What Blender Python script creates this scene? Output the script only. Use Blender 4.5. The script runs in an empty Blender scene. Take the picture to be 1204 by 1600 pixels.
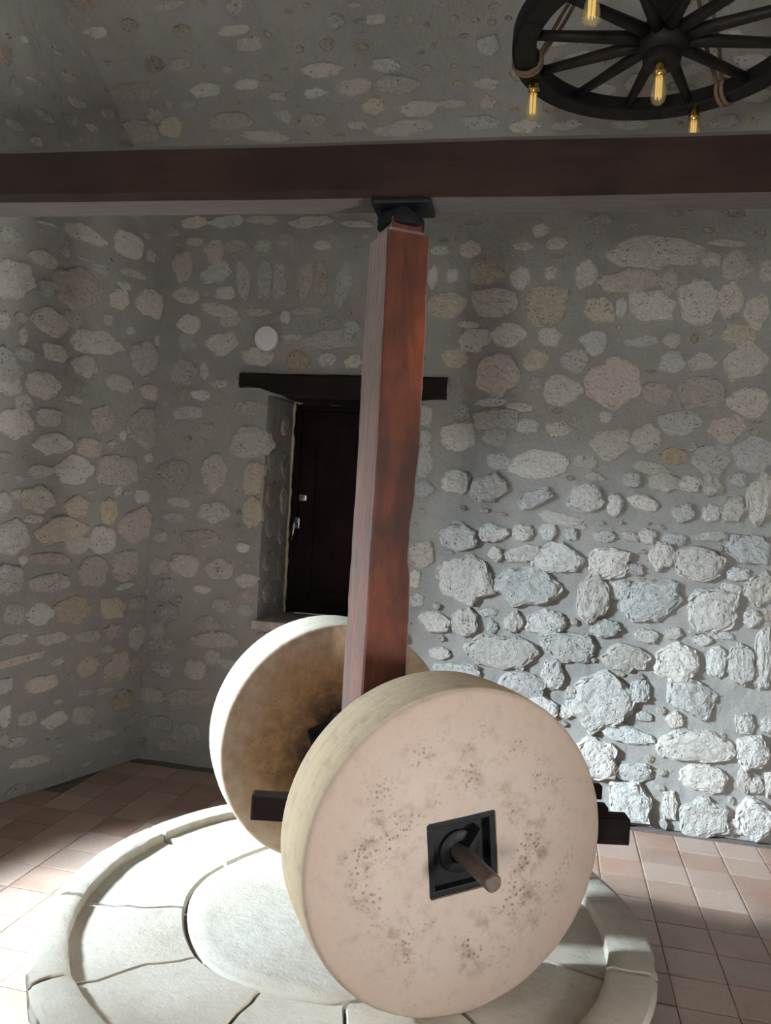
import bpy, bmesh, math, random
from mathutils import Vector, Matrix, noise

# ------------------------------------------------------------------ camera, light, exposure
scene = bpy.context.scene
COL = scene.collection
R = math.radians
EYE = 1.65

cam_data = bpy.data.cameras.new('camera')
cam = bpy.data.objects.new('camera', cam_data)
COL.objects.link(cam)
scene.camera = cam
cam_data.sensor_fit = 'VERTICAL'
cam_data.sensor_height = 24.0
cam_data.lens = 24.0 * 1210.0 / 1600.0
cam_data.clip_start = 0.05
_p, _r = R(0.7), R(3.05)
_f = Vector((0, math.cos(_p), -math.sin(_p)))
_u = Vector((0, math.sin(_p), math.cos(_p)))
_x = Vector((1, 0, 0))
_X = _x * math.cos(_r) + _u * math.sin(_r)
_U = -_x * math.sin(_r) + _u * math.cos(_r)
cam.matrix_world = Matrix(((_X.x, _U.x, -_f.x, 0), (_X.y, _U.y, -_f.y, 0), (_X.z, _U.z, -_f.z, EYE), (0, 0, 0, 1)))

world = bpy.data.worlds.new('sky')
scene.world = world
world.use_nodes = True
_bg = world.node_tree.nodes['Background']
_bg.inputs[0].default_value = (0.62, 0.75, 0.95, 1)
_bg.inputs[1].default_value = 1.0

def area(name, loc, target, sx, sy, watts, color):
    ld = bpy.data.lights.new(name, 'AREA')
    ld.shape = 'RECTANGLE'; ld.size = sx; ld.size_y = sy
    ld.energy = watts; ld.color = color
    o = bpy.data.objects.new(name, ld); COL.objects.link(o)
    d = (Vector(target) - Vector(loc)).normalized()
    o.rotation_euler = d.to_track_quat('-Z', 'Z').to_euler()
    o.location = loc
    return o

# daylight: bright sky seen through the deep window on the left; then added fill lamps
area('left_window_daylight', (-4.10, 2.14, 2.46), (-0.3, 2.75, 1.2), 0.65, 0.56, 1600, (0.73, 0.88, 1.0))
area('right_fill', (2.70, 0.05, 1.25), (-1.0, 2.8, 2.9), 0.8, 0.8, 200, (1.0, 0.97, 0.93))  # added fill from the right, tilted up to brighten left wall and vault
area('front_fill', (-1.75, -2.7, 1.25), (1.2, 3.6, 2.3), 1.0, 1.5, 260, (1.0, 0.98, 0.95))  # added fill behind the camera to brighten back wall and vault
# added low sun through the right opening; its unseen floor patch bounces fill
_sun = bpy.data.lights.new('sun', 'SUN'); _sun.energy = 10; _sun.angle = R(0.6); _sun.color = (0.96, 0.98, 1.0)
sun = bpy.data.objects.new('sun', _sun); COL.objects.link(sun)
sun.rotation_euler = Vector((-1.5, 0.5, -1.45)).to_track_quat('-Z', 'Y').to_euler()

scene.view_settings.view_transform = 'Standard'
scene.view_settings.look = 'None'
scene.view_settings.gamma = 1.0
scene.view_settings.use_curve_mapping = False
scene.view_settings.exposure = 0.6
scene.cycles.use_denoising = True
scene.cycles.max_bounces = 10
scene.cycles.diffuse_bounces = 6
scene.cycles.sample_clamp_indirect = 6.0
scene.cycles.caustics_reflective = False
scene.cycles.caustics_refractive = False

# ------------------------------------------------------------------ helpers
def tag(o, label=None, cat=None, group=None, kind=None):
    if label: o['label'] = label
    if cat: o['category'] = cat
    if group: o['group'] = group
    if kind: o['kind'] = kind
    return o

def link(name, me, mat=None, parent=None, smooth=False):
    o = bpy.data.objects.new(name, me)
    COL.objects.link(o)
    if mat is not None and len(me.materials) == 0:
        me.materials.append(mat)
    if parent is not None: o.parent = parent
    if smooth:
        for p in me.polygons: p.use_smooth = True
    return o

def mesh(name, vs, fs):
    me = bpy.data.meshes.new(name)
    me.from_pydata([tuple(v) for v in vs], [], fs)
    me.update()
    return me

def empty(name, loc, parent=None):
    o = bpy.data.objects.new(name, None)
    o.empty_display_size = 0.1
    COL.objects.link(o); o.location = loc
    if parent is not None: o.parent = parent
    return o

def frame(o, origin, ax, ay, az):
    """place an object by its three axes"""
    o.matrix_world = Matrix(((ax[0], ay[0], az[0], origin[0]), (ax[1], ay[1], az[1], origin[1]),
                             (ax[2], ay[2], az[2], origin[2]), (0, 0, 0, 1)))
    return o

def box_bm(bm, lo, hi, M=None):
    c = [(x, y, z) for x in (lo[0], hi[0]) for y in (lo[1], hi[1]) for z in (lo[2], hi[2])]
    v = [bm.verts.new(M @ Vector(p) if M else p) for p in c]
    for f in ((0, 1, 3, 2), (4, 6, 7, 5), (0, 4, 5, 1), (2, 3, 7, 6), (0, 2, 6, 4), (1, 5, 7, 3)):
        bm.faces.new([v[i] for i in f])

def bm_done(bm, name, bevel=0.0, seg=2):
    bmesh.ops.recalc_face_normals(bm, faces=bm.faces[:])
    if bevel > 0:
        bmesh.ops.bevel(bm, geom=bm.edges[:], offset=bevel, segments=seg, affect='EDGES', profile=0.7)
    me = bpy.data.meshes.new(name)
    bm.to_mesh(me); bm.free()
    return me

def box(name, lo, hi, mat, parent=None, bevel=0.0):
    bm = bmesh.new(); box_bm(bm, lo, hi)
    return link(name, bm_done(bm, name, bevel), mat, parent)

def lathe(name, prof, mat, parent=None, n=32, smooth=True):
    """profile of (radius, z) spun about local Z, closed at the ends"""
    vs, fs = [], []
    for r, z in prof:
        for i in range(n):
            a = 2 * math.pi * i / n
            vs.append((r * math.cos(a), r * math.sin(a), z))
    for k in range(len(prof) - 1):
        for i in range(n):
            j = (i + 1) % n
            fs.append((k * n + i, k * n + j, (k + 1) * n + j, (k + 1) * n + i))
    fs.append(tuple(range(n - 1, -1, -1)))
    fs.append(tuple((len(prof) - 1) * n + i for i in range(n)))
    o = link(name, mesh(name, vs, fs), mat, parent)
    if smooth:
        for p in o.data.polygons: p.use_smooth = len(p.vertices) == 4
        try: o.data.set_sharp_from_angle(angle=R(40))
        except Exception: pass
    return o

def tube(name, pts, rad, mat, parent=None, n=8):
    vs, fs = [], []
    pts = [Vector(p) for p in pts]
    for k, p in enumerate(pts):
        t = (pts[min(k + 1, len(pts) - 1)] - pts[max(k - 1, 0)]).normalized()
        a = t.orthogonal().normalized() if k == 0 else (a - t * a.dot(t)).normalized()
        b = t.cross(a)
        rr = rad[k] if isinstance(rad, (list, tuple)) else rad
        for i in range(n):
            q = 2 * math.pi * i / n
            vs.append(p + (a * math.cos(q) + b * math.sin(q)) * rr)
    for k in range(len(pts) - 1):
        for i in range(n):
            j = (i + 1) % n
            fs.append((k * n + i, k * n + j, (k + 1) * n + j, (k + 1) * n + i))
    fs.append(tuple(range(n - 1, -1, -1))); fs.append(tuple((len(pts) - 1) * n + i for i in range(n)))
    return link(name, mesh(name, vs, fs), mat, parent, smooth=True)

# ------------------------------------------------------------------ materials
class NT:
    def __init__(self, name):
        self.m = bpy.data.materials.new(name); self.m.use_nodes = True
        self.t = self.m.node_tree; self.b = self.t.nodes['Principled BSDF']
    def n(self, kind, **kw):
        nd = self.t.nodes.new(kind)
        for k, v in kw.items():
            if k in nd.inputs: nd.inputs[k].default_value = v
            else: setattr(nd, k, v)
        return nd
    def l(self, a, b): self.t.links.new(a, b)
    def pos(self, kind='Object', scale=(1, 1, 1)):
        mp = self.n('ShaderNodeMapping'); mp.inputs['Scale'].default_value = scale
        if kind == 'World':
            self.l(self.n('ShaderNodeNewGeometry').outputs['Position'], mp.inputs['Vector'])
        else:
            self.l(self.n('ShaderNodeTexCoord').outputs[kind], mp.inputs['Vector'])
        return mp.outputs[0]
    def noise(self, vec, scale, detail=4, rough=0.55, dist=0.0):
        nd = self.n('ShaderNodeTexNoise', Scale=scale, Detail=detail, Roughness=rough, Distortion=dist)
        self.l(vec, nd.inputs['Vector']); return nd.outputs[0]
    def voro(self, vec, scale, feature='F1'):
        nd = self.n('ShaderNodeTexVoronoi', Scale=scale); nd.feature = feature
        self.l(vec, nd.inputs['Vector']); return nd.outputs['Distance']
    def ramp(self, fac, stops):
        nd = self.n('ShaderNodeValToRGB'); cr = nd.color_ramp
        while len(cr.elements) < len(stops): cr.elements.new(0.5)
        for e, (p, c) in zip(cr.elements, stops):
            e.position = p; e.color = (*c, 1) if len(c) == 3 else c
        self.l(fac, nd.inputs[0]); return nd.outputs[0]
    def gray(self, fac, a, b, lo=0.0, hi=1.0):
        nd = self.n('ShaderNodeMapRange'); nd.inputs[1].default_value = a; nd.inputs[2].default_value = b
        nd.inputs[3].default_value = lo; nd.inputs[4].default_value = hi
        self.l(fac, nd.inputs[0]); return nd.outputs[0]
    def mix(self, fac, a, b, mode='MIX'):
        nd = self.n('ShaderNodeMix', data_type='RGBA', blend_type=mode)
        for s, v in ((nd.inputs[0], fac), (nd.inputs[6], a), (nd.inputs[7], b)):
            if hasattr(v, 'is_linked'): self.l(v, s)
            elif isinstance(v, (int, float)): s.default_value = v
            else: s.default_value = (*v, 1)
        return nd.outputs[2]
    def math(self, op, a, b=0.0):
        nd = self.n('ShaderNodeMath', operation=op)
        for s, v in ((nd.inputs[0], a), (nd.inputs[1], b)):
            if hasattr(v, 'is_linked'): self.l(v, s)
            else: s.default_value = v
        return nd.outputs[0]
    def bump(self, height, strength=0.5, distance=0.01, prev=None):
        nd = self.n('ShaderNodeBump', Strength=strength, Distance=distance)
        self.l(height, nd.inputs['Height'])
        if prev is not None: self.l(prev, nd.inputs['Normal'])
        return nd.outputs[0]
    def out(self, color=None, rough=None, normal=None, metallic=None, spec=None, coat=None):
        b = self.b
        for key, v in (('Base Color', color), ('Roughness', rough), ('Normal', normal), ('Metallic', metallic),
                       ('Specular IOR Level', spec), ('Coat Weight', coat)):
            if v is None: continue
            if hasattr(v, 'is_linked'): self.l(v, b.inputs[key])
            elif isinstance(v, (int, float)): b.inputs[key].default_value = v
            else: b.inputs[key].default_value = (*v, 1)
        return self.m

def m_mortar():
    t = NT('mortar'); v = t.pos('World')
    big = t.noise(v, 1.6, 3); mid = t.noise(v, 9, 6, 0.6); fine = t.noise(v, 90, 5, 0.65)
    c = t.ramp(big, [(0.32, (0.265, 0.256, 0.238)), (0.68, (0.345, 0.335, 0.313))])
    c = t.mix(t.gray(mid, 0.35, 0.7, 0, 0.6), c, (0.36, 0.345, 0.32))
    c = t.mix(t.gray(fine, 0.3, 0.45, 0.35, 0), c, (0.18, 0.17, 0.155))
    nrm = t.bump(mid, 0.55, 0.03); nrm = t.bump(fine, 0.5, 0.006, nrm)
    return t.out(c, 0.95, nrm, spec=0.15)

def m_stone(individual):
    t = NT('rubble_stone' if individual else 'rubble_chips'); v = t.pos('World')
    if individual:
        base = t.n('ShaderNodeObjectInfo').outputs['Color']
    else:
        rnd = t.n('ShaderNodeNewGeometry').outputs['Random Per Island']
        base = t.ramp(rnd, [(0.0, (0.30, 0.28, 0.25)), (0.4, (0.45, 0.43, 0.39)), (0.8, (0.42, 0.35, 0.26)), (1.0, (0.52, 0.5, 0.47))])
    mid = t.noise(v, 38, 8, 0.66, 0.2); fine = t.noise(v, 110, 6, 0.7); pit = t.voro(v, 55)
    c = t.mix(t.gray(mid, 0.34, 0.5, 0.4, 0), base, t.mix(0.5, base, (0.13, 0.105, 0.085)))
    c = t.mix(t.gray(mid, 0.52, 0.72, 0, 0.55), c, (0.66, 0.64, 0.61))
    hole = t.math('MULTIPLY', t.gray(pit, 0.08, 0.3, 1, 0), t.gray(t.noise(v, 13, 4), 0.48, 0.6, 0, 1))
    c = t.mix(t.math('MULTIPLY', hole, 0.6), c, (0.10, 0.075, 0.055))
    h = t.math('ADD', mid, t.math('MULTIPLY', fine, 0.35))
    nrm = t.bump(t.math('SUBTRACT', h, t.math('MULTIPLY', hole, 0.6)), 0.85, 0.024)
    return t.out(c, 0.95, nrm, spec=0.12)

def m_tile():
    t = NT('terracotta'); v = t.pos('World')
    base = t.n('ShaderNodeObjectInfo').outputs['Color']
    mid = t.noise(v, 7, 5); fine = t.noise(v, 70, 4)
    c = t.mix(t.gray(mid, 0.35, 0.7, 0, 0.45), base, (0.46, 0.36, 0.30))
    c = t.mix(t.gray(fine, 0.3, 0.5, 0.25, 0), c, (0.2, 0.12, 0.085))
    return t.out(c, t.gray(mid, 0.3, 0.7, 0.34, 0.52), t.bump(fine, 0.25, 0.003), spec=0.55)

def m_plain(name, col, rough=0.6, metallic=0.0, bump=0.0, scale=40, var=0.25, spec=0.5):
    t = NT(name); v = t.pos('World')
    nz = t.noise(v, scale, 4)
    c = t.mix(t.gray(nz, 0.3, 0.7, 0, 1), tuple(x * (1 - var) for x in col), tuple(min(1, x * (1 + var)) for x in col))
    return t.out(c, rough, t.bump(nz, bump, 0.004) if bump else None, metallic, spec)

def m_wood(name, dark, light, axis_scale, rough=0.36, spec=0.5, sheen=0.0, bump=0.25):
    t = NT(name); v = t.pos('Object', axis_scale)
    g = t.noise(v, 3.0, 8, 0.62, 0.8); fine = t.noise(v, 14, 6, 0.7); blot = t.noise(t.pos('Object'), 4.2, 4)
    c = t.ramp(g, [(0.3, dark), (0.5, tuple((a + b) / 2 for a, b in zip(dark, light))), (0.72, light)])
    c = t.mix(t.gray(blot, 0.36, 0.62, 0.75, 0), c, tuple(0.55 * x for x in dark))
    c = t.mix(t.gray(fine, 0.28, 0.42, 0.6, 0), c, tuple(0.4 * x for x in dark))
    rr = t.gray(fine, 0.3, 0.7, rough - 0.06, rough + 0.12)
    nrm = t.bump(t.math('ADD', g, t.math('MULTIPLY', fine, 0.5)), bump, 0.008)
    nrm = t.bump(blot, 0.25, 0.02, nrm)
    if sheen:
        t.b.inputs['Sheen Weight'].default_value = sheen; t.b.inputs['Sheen Roughness'].default_value = 0.45
        t.b.inputs['Sheen Tint'].default_value = (1.0, 0.91, 0.87, 1)
    return t.out(c, rr, nrm, spec=spec)

def m_millstone(name, rim, face, stain_in, stain_mid, r_in, r_mid, pits):
    """pale stone wheel: the faces carry old grease and oil stains around the axle"""
    t = NT(name); v = t.pos('Object')
    sx = t.n('ShaderNodeSeparateXYZ'); t.l(v, sx.inputs[0])
    rad = t.math('POWER', t.math('ADD', t.math('POWER', sx.outputs[0], 2.0), t.math('POWER', sx.outputs[1], 2.0)), 0.5)
    big = t.noise(v, 5.5, 5, 0.6); mid = t.noise(v, 22, 6, 0.65); fine = t.noise(v, 110, 5, 0.7)
    rr = t.math('ADD', rad, t.gray(big, 0.25, 0.75, -0.06, 0.06))
    rr = t.math('ADD', rr, t.gray(mid, 0.25, 0.75, -0.05, 0.05))
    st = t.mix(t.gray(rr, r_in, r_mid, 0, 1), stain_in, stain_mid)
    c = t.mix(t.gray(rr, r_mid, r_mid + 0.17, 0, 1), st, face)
    # rim band keeps the fresh stone colour
    nz = t.n('ShaderNodeSeparateXYZ'); t.l(t.n('ShaderNodeTexCoord').outputs['Normal'], nz.inputs[0])
    onface = t.gray(t.math('ABSOLUTE', nz.outputs[2]), 0.45, 0.75, 0, 1)
    lay = t.noise(t.pos('Object', (0.6, 0.6, 26)), 2.2, 4)
    rimc = t.mix(t.gray(lay, 0.4, 0.62, 0, 0.35), rim, tuple(0.72 * x for x in rim))
    c = t.mix(onface, rimc, c)
    c = t.mix(t.gray(mid, 0.3, 0.48, 0.4, 0), c, tuple(0.6 * x for x in face))
    band = t.math('MULTIPLY', t.gray(rad, 0.13, 0.17, 0, 1), t.gray(rad, 0.25, 0.33, 1, 0))
    band = t.math('MULTIPLY', band, onface)
    pit = t.math('MULTIPLY', t.gray(t.voro(v, 85), 0.1, 0.42, 1, 0), t.gray(t.noise(v, 9, 3), 0.46, 0.62, 0, 1))
    pit = t.math('MULTIPLY', pit, t.math('ADD', t.math('MULTIPLY', band, pits), 0.12))
    grime = t.math('MULTIPLY', t.math('MULTIPLY', band, t.gray(t.noise(v, 7.5, 5, 0.7), 0.45, 0.62, 0, 0.85)), t.gray(mid, 0.4, 0.56, 1, 0.15))
    c = t.mix(t.math('MULTIPLY', grime, min(1.0, pits)), c, (0.16, 0.10, 0.065))
    c = t.mix(t.math('MULTIPLY', onface, t.math('MULTIPLY', t.gray(rad, 0.2, 0.33, 0.4, 0), t.gray(big, 0.35, 0.6, 0.2, 1))), c, (0.43, 0.365, 0.32)) if pits > 0.5 else c
    c = t.mix(t.math('MINIMUM', pit, 0.8), c, (0.10, 0.07, 0.05))
    h = t.math('ADD', t.math('MULTIPLY', mid, 0.5), t.math('MULTIPLY', fine, 0.3))
    h = t.math('SUBTRACT', h, pit)
    return t.out(c, 0.9, t.bump(h, 0.45, 0.008), spec=0.2)

def m_bed():
    t = NT('bed_limestone'); v = t.pos('World')
    big = t.noise(v, 4, 5, 0.6); mid = t.noise(v, 30, 6, 0.65); fine = t.noise(v, 130, 5, 0.7)
    c = t.ramp(big, [(0.3, (0.44, 0.39, 0.31)), (0.55, (0.54, 0.495, 0.42)), (0.75, (0.60, 0.565, 0.50))])
    c = t.mix(t.gray(mid, 0.28, 0.46, 0.4, 0), c, (0.33, 0.28, 0.21))
    sx = t.n('ShaderNodeSeparateXYZ'); t.l(t.n('ShaderNodeNewGeometry').outputs['Normal'], sx.inputs[0])
    side = t.gray(sx.outputs[2], 0.3, 0.6, 1, 0)
    cx = t.n('ShaderNodeVectorMath', operation='DISTANCE'); t.l(t.pos('World', (1, 1, 0)), cx.inputs[0]); cx.inputs[1].default_value = (-0.049, 2.295, 0)
    side = t.math('MULTIPLY', side, t.gray(cx.outputs['Value'], 0.815, 0.825, 0, 1))
    rust = t.math('MULTIPLY', side, t.gray(t.noise(v, 11, 4), 0.44, 0.56, 0, 1))
    c = t.mix(t.math('MULTIPLY', rust, 0.85), c, (0.16, 0.085, 0.04))
    h = t.math('ADD', t.math('MULTIPLY', mid, 0.6), t.math('MULTIPLY', fine, 0.25))
    h = t.math('ADD', h, t.math('MULTIPLY', t.noise(v, 13, 6, 0.7), 1.2))
    return t.out(c, 0.92, t.bump(h, 0.42, 0.012), spec=0.2)

def m_glass(name, tint, rough=0.02, transp=0.7):
    t = NT(name); b = t.b
    b.inputs['Base Color'].default_value = (*tint, 1)
    b.inputs['Roughness'].default_value = rough
    tr = t.n('ShaderNodeBsdfTransparent'); tr.inputs[0].default_value = (*tint, 1)
    mx = t.n('ShaderNodeMixShader'); mx.inputs[0].default_value = 1 - transp
    t.l(tr.outputs[0], mx.inputs[1]); t.l(b.outputs[0], mx.inputs[2])
    b.inputs['Specular IOR Level'].default_value = 0.6
    t.l(mx.outputs[0], t.t.nodes['Material Output'].inputs['Surface'])
    return t.m

MORTAR = m_mortar(); STONE = m_stone(True); CHIPS = m_stone(False); TILE = m_tile()
GROUT = m_plain('grout', (0.17, 0.14, 0.12), 0.95, bump=0.3)
BEAMW = m_wood('beam_wood', (0.015, 0.007, 0.0055), (0.035, 0.016, 0.011), (0.8, 7, 7), 0.55, 0.2, 0.3)
POSTW = m_wood('post_wood', (0.032, 0.008, 0.004), (0.20, 0.045, 0.014), (5, 5, 0.9), 0.55, 0.2, 1.0, 0.35)
DARKW = m_wood('dark_wood', (0.012, 0.008, 0.007), (0.03, 0.02, 0.016), (1.2, 7, 7), 0.65, 0.15)
DOORW = m_wood('door_wood', (0.010, 0.0045, 0.004), (0.021, 0.009, 0.007), (7, 7, 0.9), 0.6, 0.12)
WHEELW = m_wood('wheel_wood', (0.010, 0.008, 0.007), (0.020, 0.015, 0.012), (3, 3, 3), 0.5, 0.25)
IRON = m_plain('black_iron', (0.010, 0.010, 0.011), 0.55, 0.2, 0.3, 60, spec=0.25)
SHAFT = m_plain('worn_steel', (0.11, 0.085, 0.07), 0.5, 0.5, 0.2, 50)
SILL = m_plain('sill_stone', (0.42, 0.38, 0.34), 0.85, bump=0.2, scale=18)
FOAM = m_plain('cream_sealant', (0.55, 0.47, 0.31), 0.9, bump=0.6, scale=70)
CHROME = m_plain('brushed_steel', (0.62, 0.62, 0.62), 0.25, 1.0, 0.0)
DIFFUSER = m_plain('opal_diffuser', (0.72, 0.70, 0.72), 0.5, var=0.02)
LAMPRIM = m_plain('white_plastic', (0.78, 0.77, 0.77), 0.4, var=0.02)
BRASS = m_plain('brass', (0.75, 0.52, 0.16), 0.22, 1.0, 0.0, var=0.1)
FILAM = m_plain('gold_filament', (0.85, 0.62, 0.22), 0.35, 0.6, 0.0, var=0.1)
AMBER = m_glass('amber_glass', (1.0, 0.93, 0.70), 0.03, 0.85)
FILAM.node_tree.nodes['Principled BSDF'].inputs['Emission Color'].default_value = (1.0, 0.72, 0.28, 1)
FILAM.node_tree.nodes['Principled BSDF'].inputs['Emission Strength'].default_value = 0.35
ROPE = m_plain('hemp_rope', (0.20, 0.13, 0.085), 0.95, bump=0.8, scale=160)
PLASTER = m_plain('drum_plaster', (0.50, 0.50, 0.48), 0.9, bump=0.4, scale=14)
NEAR = m_millstone('near_millstone', (0.56, 0.43, 0.285), (0.35, 0.27, 0.22), (0.375, 0.302, 0.257), (0.38, 0.312, 0.268), 0.10, 0.22, 0.95)
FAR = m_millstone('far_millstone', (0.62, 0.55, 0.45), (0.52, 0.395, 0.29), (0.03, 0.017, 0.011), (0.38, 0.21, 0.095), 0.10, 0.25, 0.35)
BED = m_bed()

def grain(vec, amp, freq=1.0):
    return amp * noise.noise(Vector(vec) * freq)

# ------------------------------------------------------------------ room shell
A = Vector((-1.438, 4.736, 0))                       # far left corner of the room
DB = Vector((0.97723, -0.21217, 0)); NB = Vector((-0.21217, -0.97723, 0))      # back wall: along, into the room
DL = Vector((-0.51287, -0.85847, 0)); NL = Vector((0.85847, -0.51287, 0))      # left wall: along (towards us), into the room
UP = Vector((0, 0, 1))
PROFILE = [(0, 0), (0, 3.4), (0.16, 3.55), (0.337, 3.75), (0.52, 3.98), (0.8, 4.25), (1.2, 4.52), (1.8, 4.78), (2.6, 4.9)]
OPEN = (0.727, 1.607, 0.91, 2.245)                   # door recess in the back wall: from, to, bottom, top
DEPTH = 0.40

def back_at(s, w):
    """point, up-tangent and normal on the back wall and its vault, s along the wall, w up the profile"""
    for (o0, z0), (o1, z1) in zip(PROFILE[:-1], PROFILE[1:]):
        L = math.hypot(o1 - o0, z1 - z0)
        if w <= L or (o1, z1) == PROFILE[-1]:
            tv = NB * ((o1 - o0) / L) + UP * ((z1 - z0) / L)
            p = A + DB * s + NB * (o0 + (o1 - o0) * w / L) + UP * (z0 + (z1 - z0) * w / L)
            return p, tv, tv.cross(DB) * -1 if tv.cross(DB).dot(NB) < 0 and abs(tv.z) > 0.05 else tv.cross(DB)
        w -= L

def left_at(s, w):
    return A + DL * s + UP * w, UP, NL

W_BACK = sum(math.hypot(b[0] - a[0], b[1] - a[1]) for a, b in zip(PROFILE[:-1], PROFILE[1:]))

def rough(p):
    return 0.007 * noise.noise(p * 3.1) + 0.006 * noise.noise(p * 9.0) + 0.003 * noise.noise(p * 23.0)

def wall_grid(at, s0, s1, w0, w1, step, hole=None):
    def cuts(a, b, extra):
        n = max(1, int((b - a) / step)); xs = [a + (b - a) * i / n for i in range(n + 1)]
        for e in extra:
            k = min(range(len(xs)), key=lambda i: abs(xs[i] - e)); xs[k] = e
        return xs
    S = cuts(s0, s1, hole[:2] if hole else ()); Wd = cuts(w0, w1, hole[2:] if hole else ())
    vs = []
    for w in Wd:
        for s in S:
            p, tv, n = at(s, w)
            vs.append(p + n * rough(p))
    fs = []
    m = len(S)
    for j in range(len(Wd) - 1):
        for i in range(m - 1):
            if hole and hole[0] - 1e-6 <= S[i] and S[i + 1] <= hole[1] + 1e-6 and hole[2] - 1e-6 <= Wd[j] and Wd[j + 1] <= hole[3] + 1e-6:
                continue
            fs.append((j * m + i, j * m + i + 1, (j + 1) * m + i + 1, (j + 1) * m + i))
    return vs, fs

vs, fs = wall_grid(back_at, -1.0, 4.15, 0.0, W_BACK, 0.032, OPEN)
# solid slab behind the face
wall_back = tag(link('wall_back', mesh('wall_back', vs, fs), MORTAR, smooth=True), 'grey rubble stone back wall rising into a vault, with a small door', kind='structure')
def local_box(name, at_o, ax, ay, lo, hi, mat, parent=None, bevel=0.0):
    """box in a wall frame: x along the wall, y into the room, z up"""
    bm = bmesh.new()
    M = Matrix(((ax.x, ay.x, 0, at_o.x), (ax.y, ay.y, 0, at_o.y), (0, 0, 1, at_o.z), (0, 0, 0, 1)))
    box_bm(bm, lo, hi, M)
    return link(name, bm_done(bm, name, bevel), mat, parent)

def recess():
    """rough mortar reveals of the door recess"""
    vs, fs = [], []
    s0, s1, z0, z1 = OPEN
    def patch(f, nu, nv):
        b = len(vs)
        for j in range(nv + 1):
            for i in range(nu + 1):
                p, n = f(i / nu, j / nv)
                k = 0.0 if i in (0,) else 1.0
                vs.append(p + n * rough(p) * k)
        for j in range(nv):
            for i in range(nu):
                q = b + j * (nu + 1) + i
                fs.append((q, q + 1, q + nu + 2, q + nu + 1))
    P = lambda s, o, z: A + DB * s - NB * o + UP * z
    patch(lambda u, v: (P(s0 + 0.022 * u, DEPTH * u, z0 + (z1 - z0) * v), DB), 12, 40)
    patch(lambda u, v: (P(s1 - 0.022 * u, DEPTH * u, z0 + (z1 - z0) * v), -DB), 12, 40)
    patch(lambda u, v: (P(s0 + (s1 - s0) * v, DEPTH * u, z1 + 0.02 * u), -UP), 12, 26)
    patch(lambda u, v: (P(s0 + (s1 - s0) * v, DEPTH * u, z0), UP), 12, 26)
    return link('door_recess', mesh('door_recess', vs, fs), MORTAR, wall_back, smooth=True)
recess()

L0 = A + DL * 3.6                                    # end of the left wall
WINL = (2.2, 3.16, 1.2, 2.13)                          # window in the left wall, beyond the picture's edge
vs, fs = wall_grid(left_at, -0.02, 3.6, 0.0, 5.0, 0.034, WINL)
wall_left = tag(link('wall_left', mesh('wall_left', vs, fs), MORTAR, smooth=True), 'grey rubble stone wall on the left, meeting the back wall in a corner', kind='structure')

# outer masonry so that daylight enters only through the openings
def slab(name, a, b, thick, z0, z1, mat=MORTAR, parent=None, kind='structure', label=None):
    a, b = Vector(a), Vector(b); d = (b - a).normalized(); n = Vector((d.y, -d.x, 0))
    o = local_box(name, Vector((a.x, a.y, 0)), d, n, (0, 0, z0), ((b - a).length, thick, z1), mat, parent)
    if parent is None: tag(o, label, kind=kind)
    return o
E3 = lambda v: (v.x, v.y, 0)
slab('outer_masonry', A + DB * 4.4 - NB * 0.62, A - DB * 0.6 - NB * 0.62, 0.2, 0, 3.4, parent=wall_back)
OL = -NL * 0.02
for t0, t1, z0, z1 in ((-0.5, WINL[0], 0, 5.1), (WINL[1], 3.7, 0, 5.1), (WINL[0], WINL[1], 0, WINL[2]), (WINL[0], WINL[1], WINL[3], 5.1)):
    slab('outer_masonry', A + DL * t0 + OL, A + DL * t1 + OL, 0.3, z0, z1, parent=wall_left)
DE = Vector((0.34, -0.94, 0)).normalized(); NE = Vector((DE.y, -DE.x, 0))       # side wall, NE points outwards
M0 = L0 + DE * 3.45
slab('wall_side', L0, M0, 0.4, 0, 5.1, label='plain side wall left of the camera')
N0 = Vector((1.45, -1.5, 0)); M1 = Vector((M0.x - 0.2, -1.5, 0))
FD0, FD1, FDT = -1.2, -0.2, 2.4                    # front opening added for the fill lamp, behind the camera
wall_front = slab('wall_front', (FD1, -1.5, 0), (1.75, -1.5, 0), 0.4, 0, 5.1, label='plain wall with an added doorway, behind the camera')
slab('masonry', M1, (FD0, -1.5, 0), 0.4, 0, 5.1, parent=wall_front)
slab('masonry', (FD0, -1.5, 0), (FD1, -1.5, 0), 0.4, FDT, 5.1, parent=wall_front)
N1 = A + DB * 4.12; DR = (N1 - N0).normalized(); WIN_A, WIN_B, WIN_LO, WIN_HI = 1.2, 2.1, 0.9, 2.2  # right wall opening added to let the fill lamp in
wall_right = slab('wall_right', N0, N0 + DR * WIN_A, 0.35, 0, 5.1, label='plain wall on the right with an added window opening, outside the view')
slab('masonry', N0 + DR * WIN_B, N1, 0.35, 0, 5.1, parent=wall_right)
slab('masonry', N0 + DR * WIN_A, N0 + DR * WIN_B, 0.35, 0, WIN_LO, parent=wall_right)
slab('masonry', N0 + DR * WIN_A, N0 + DR * WIN_B, 0.35, WIN_HI, 5.1, parent=wall_right)

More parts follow.
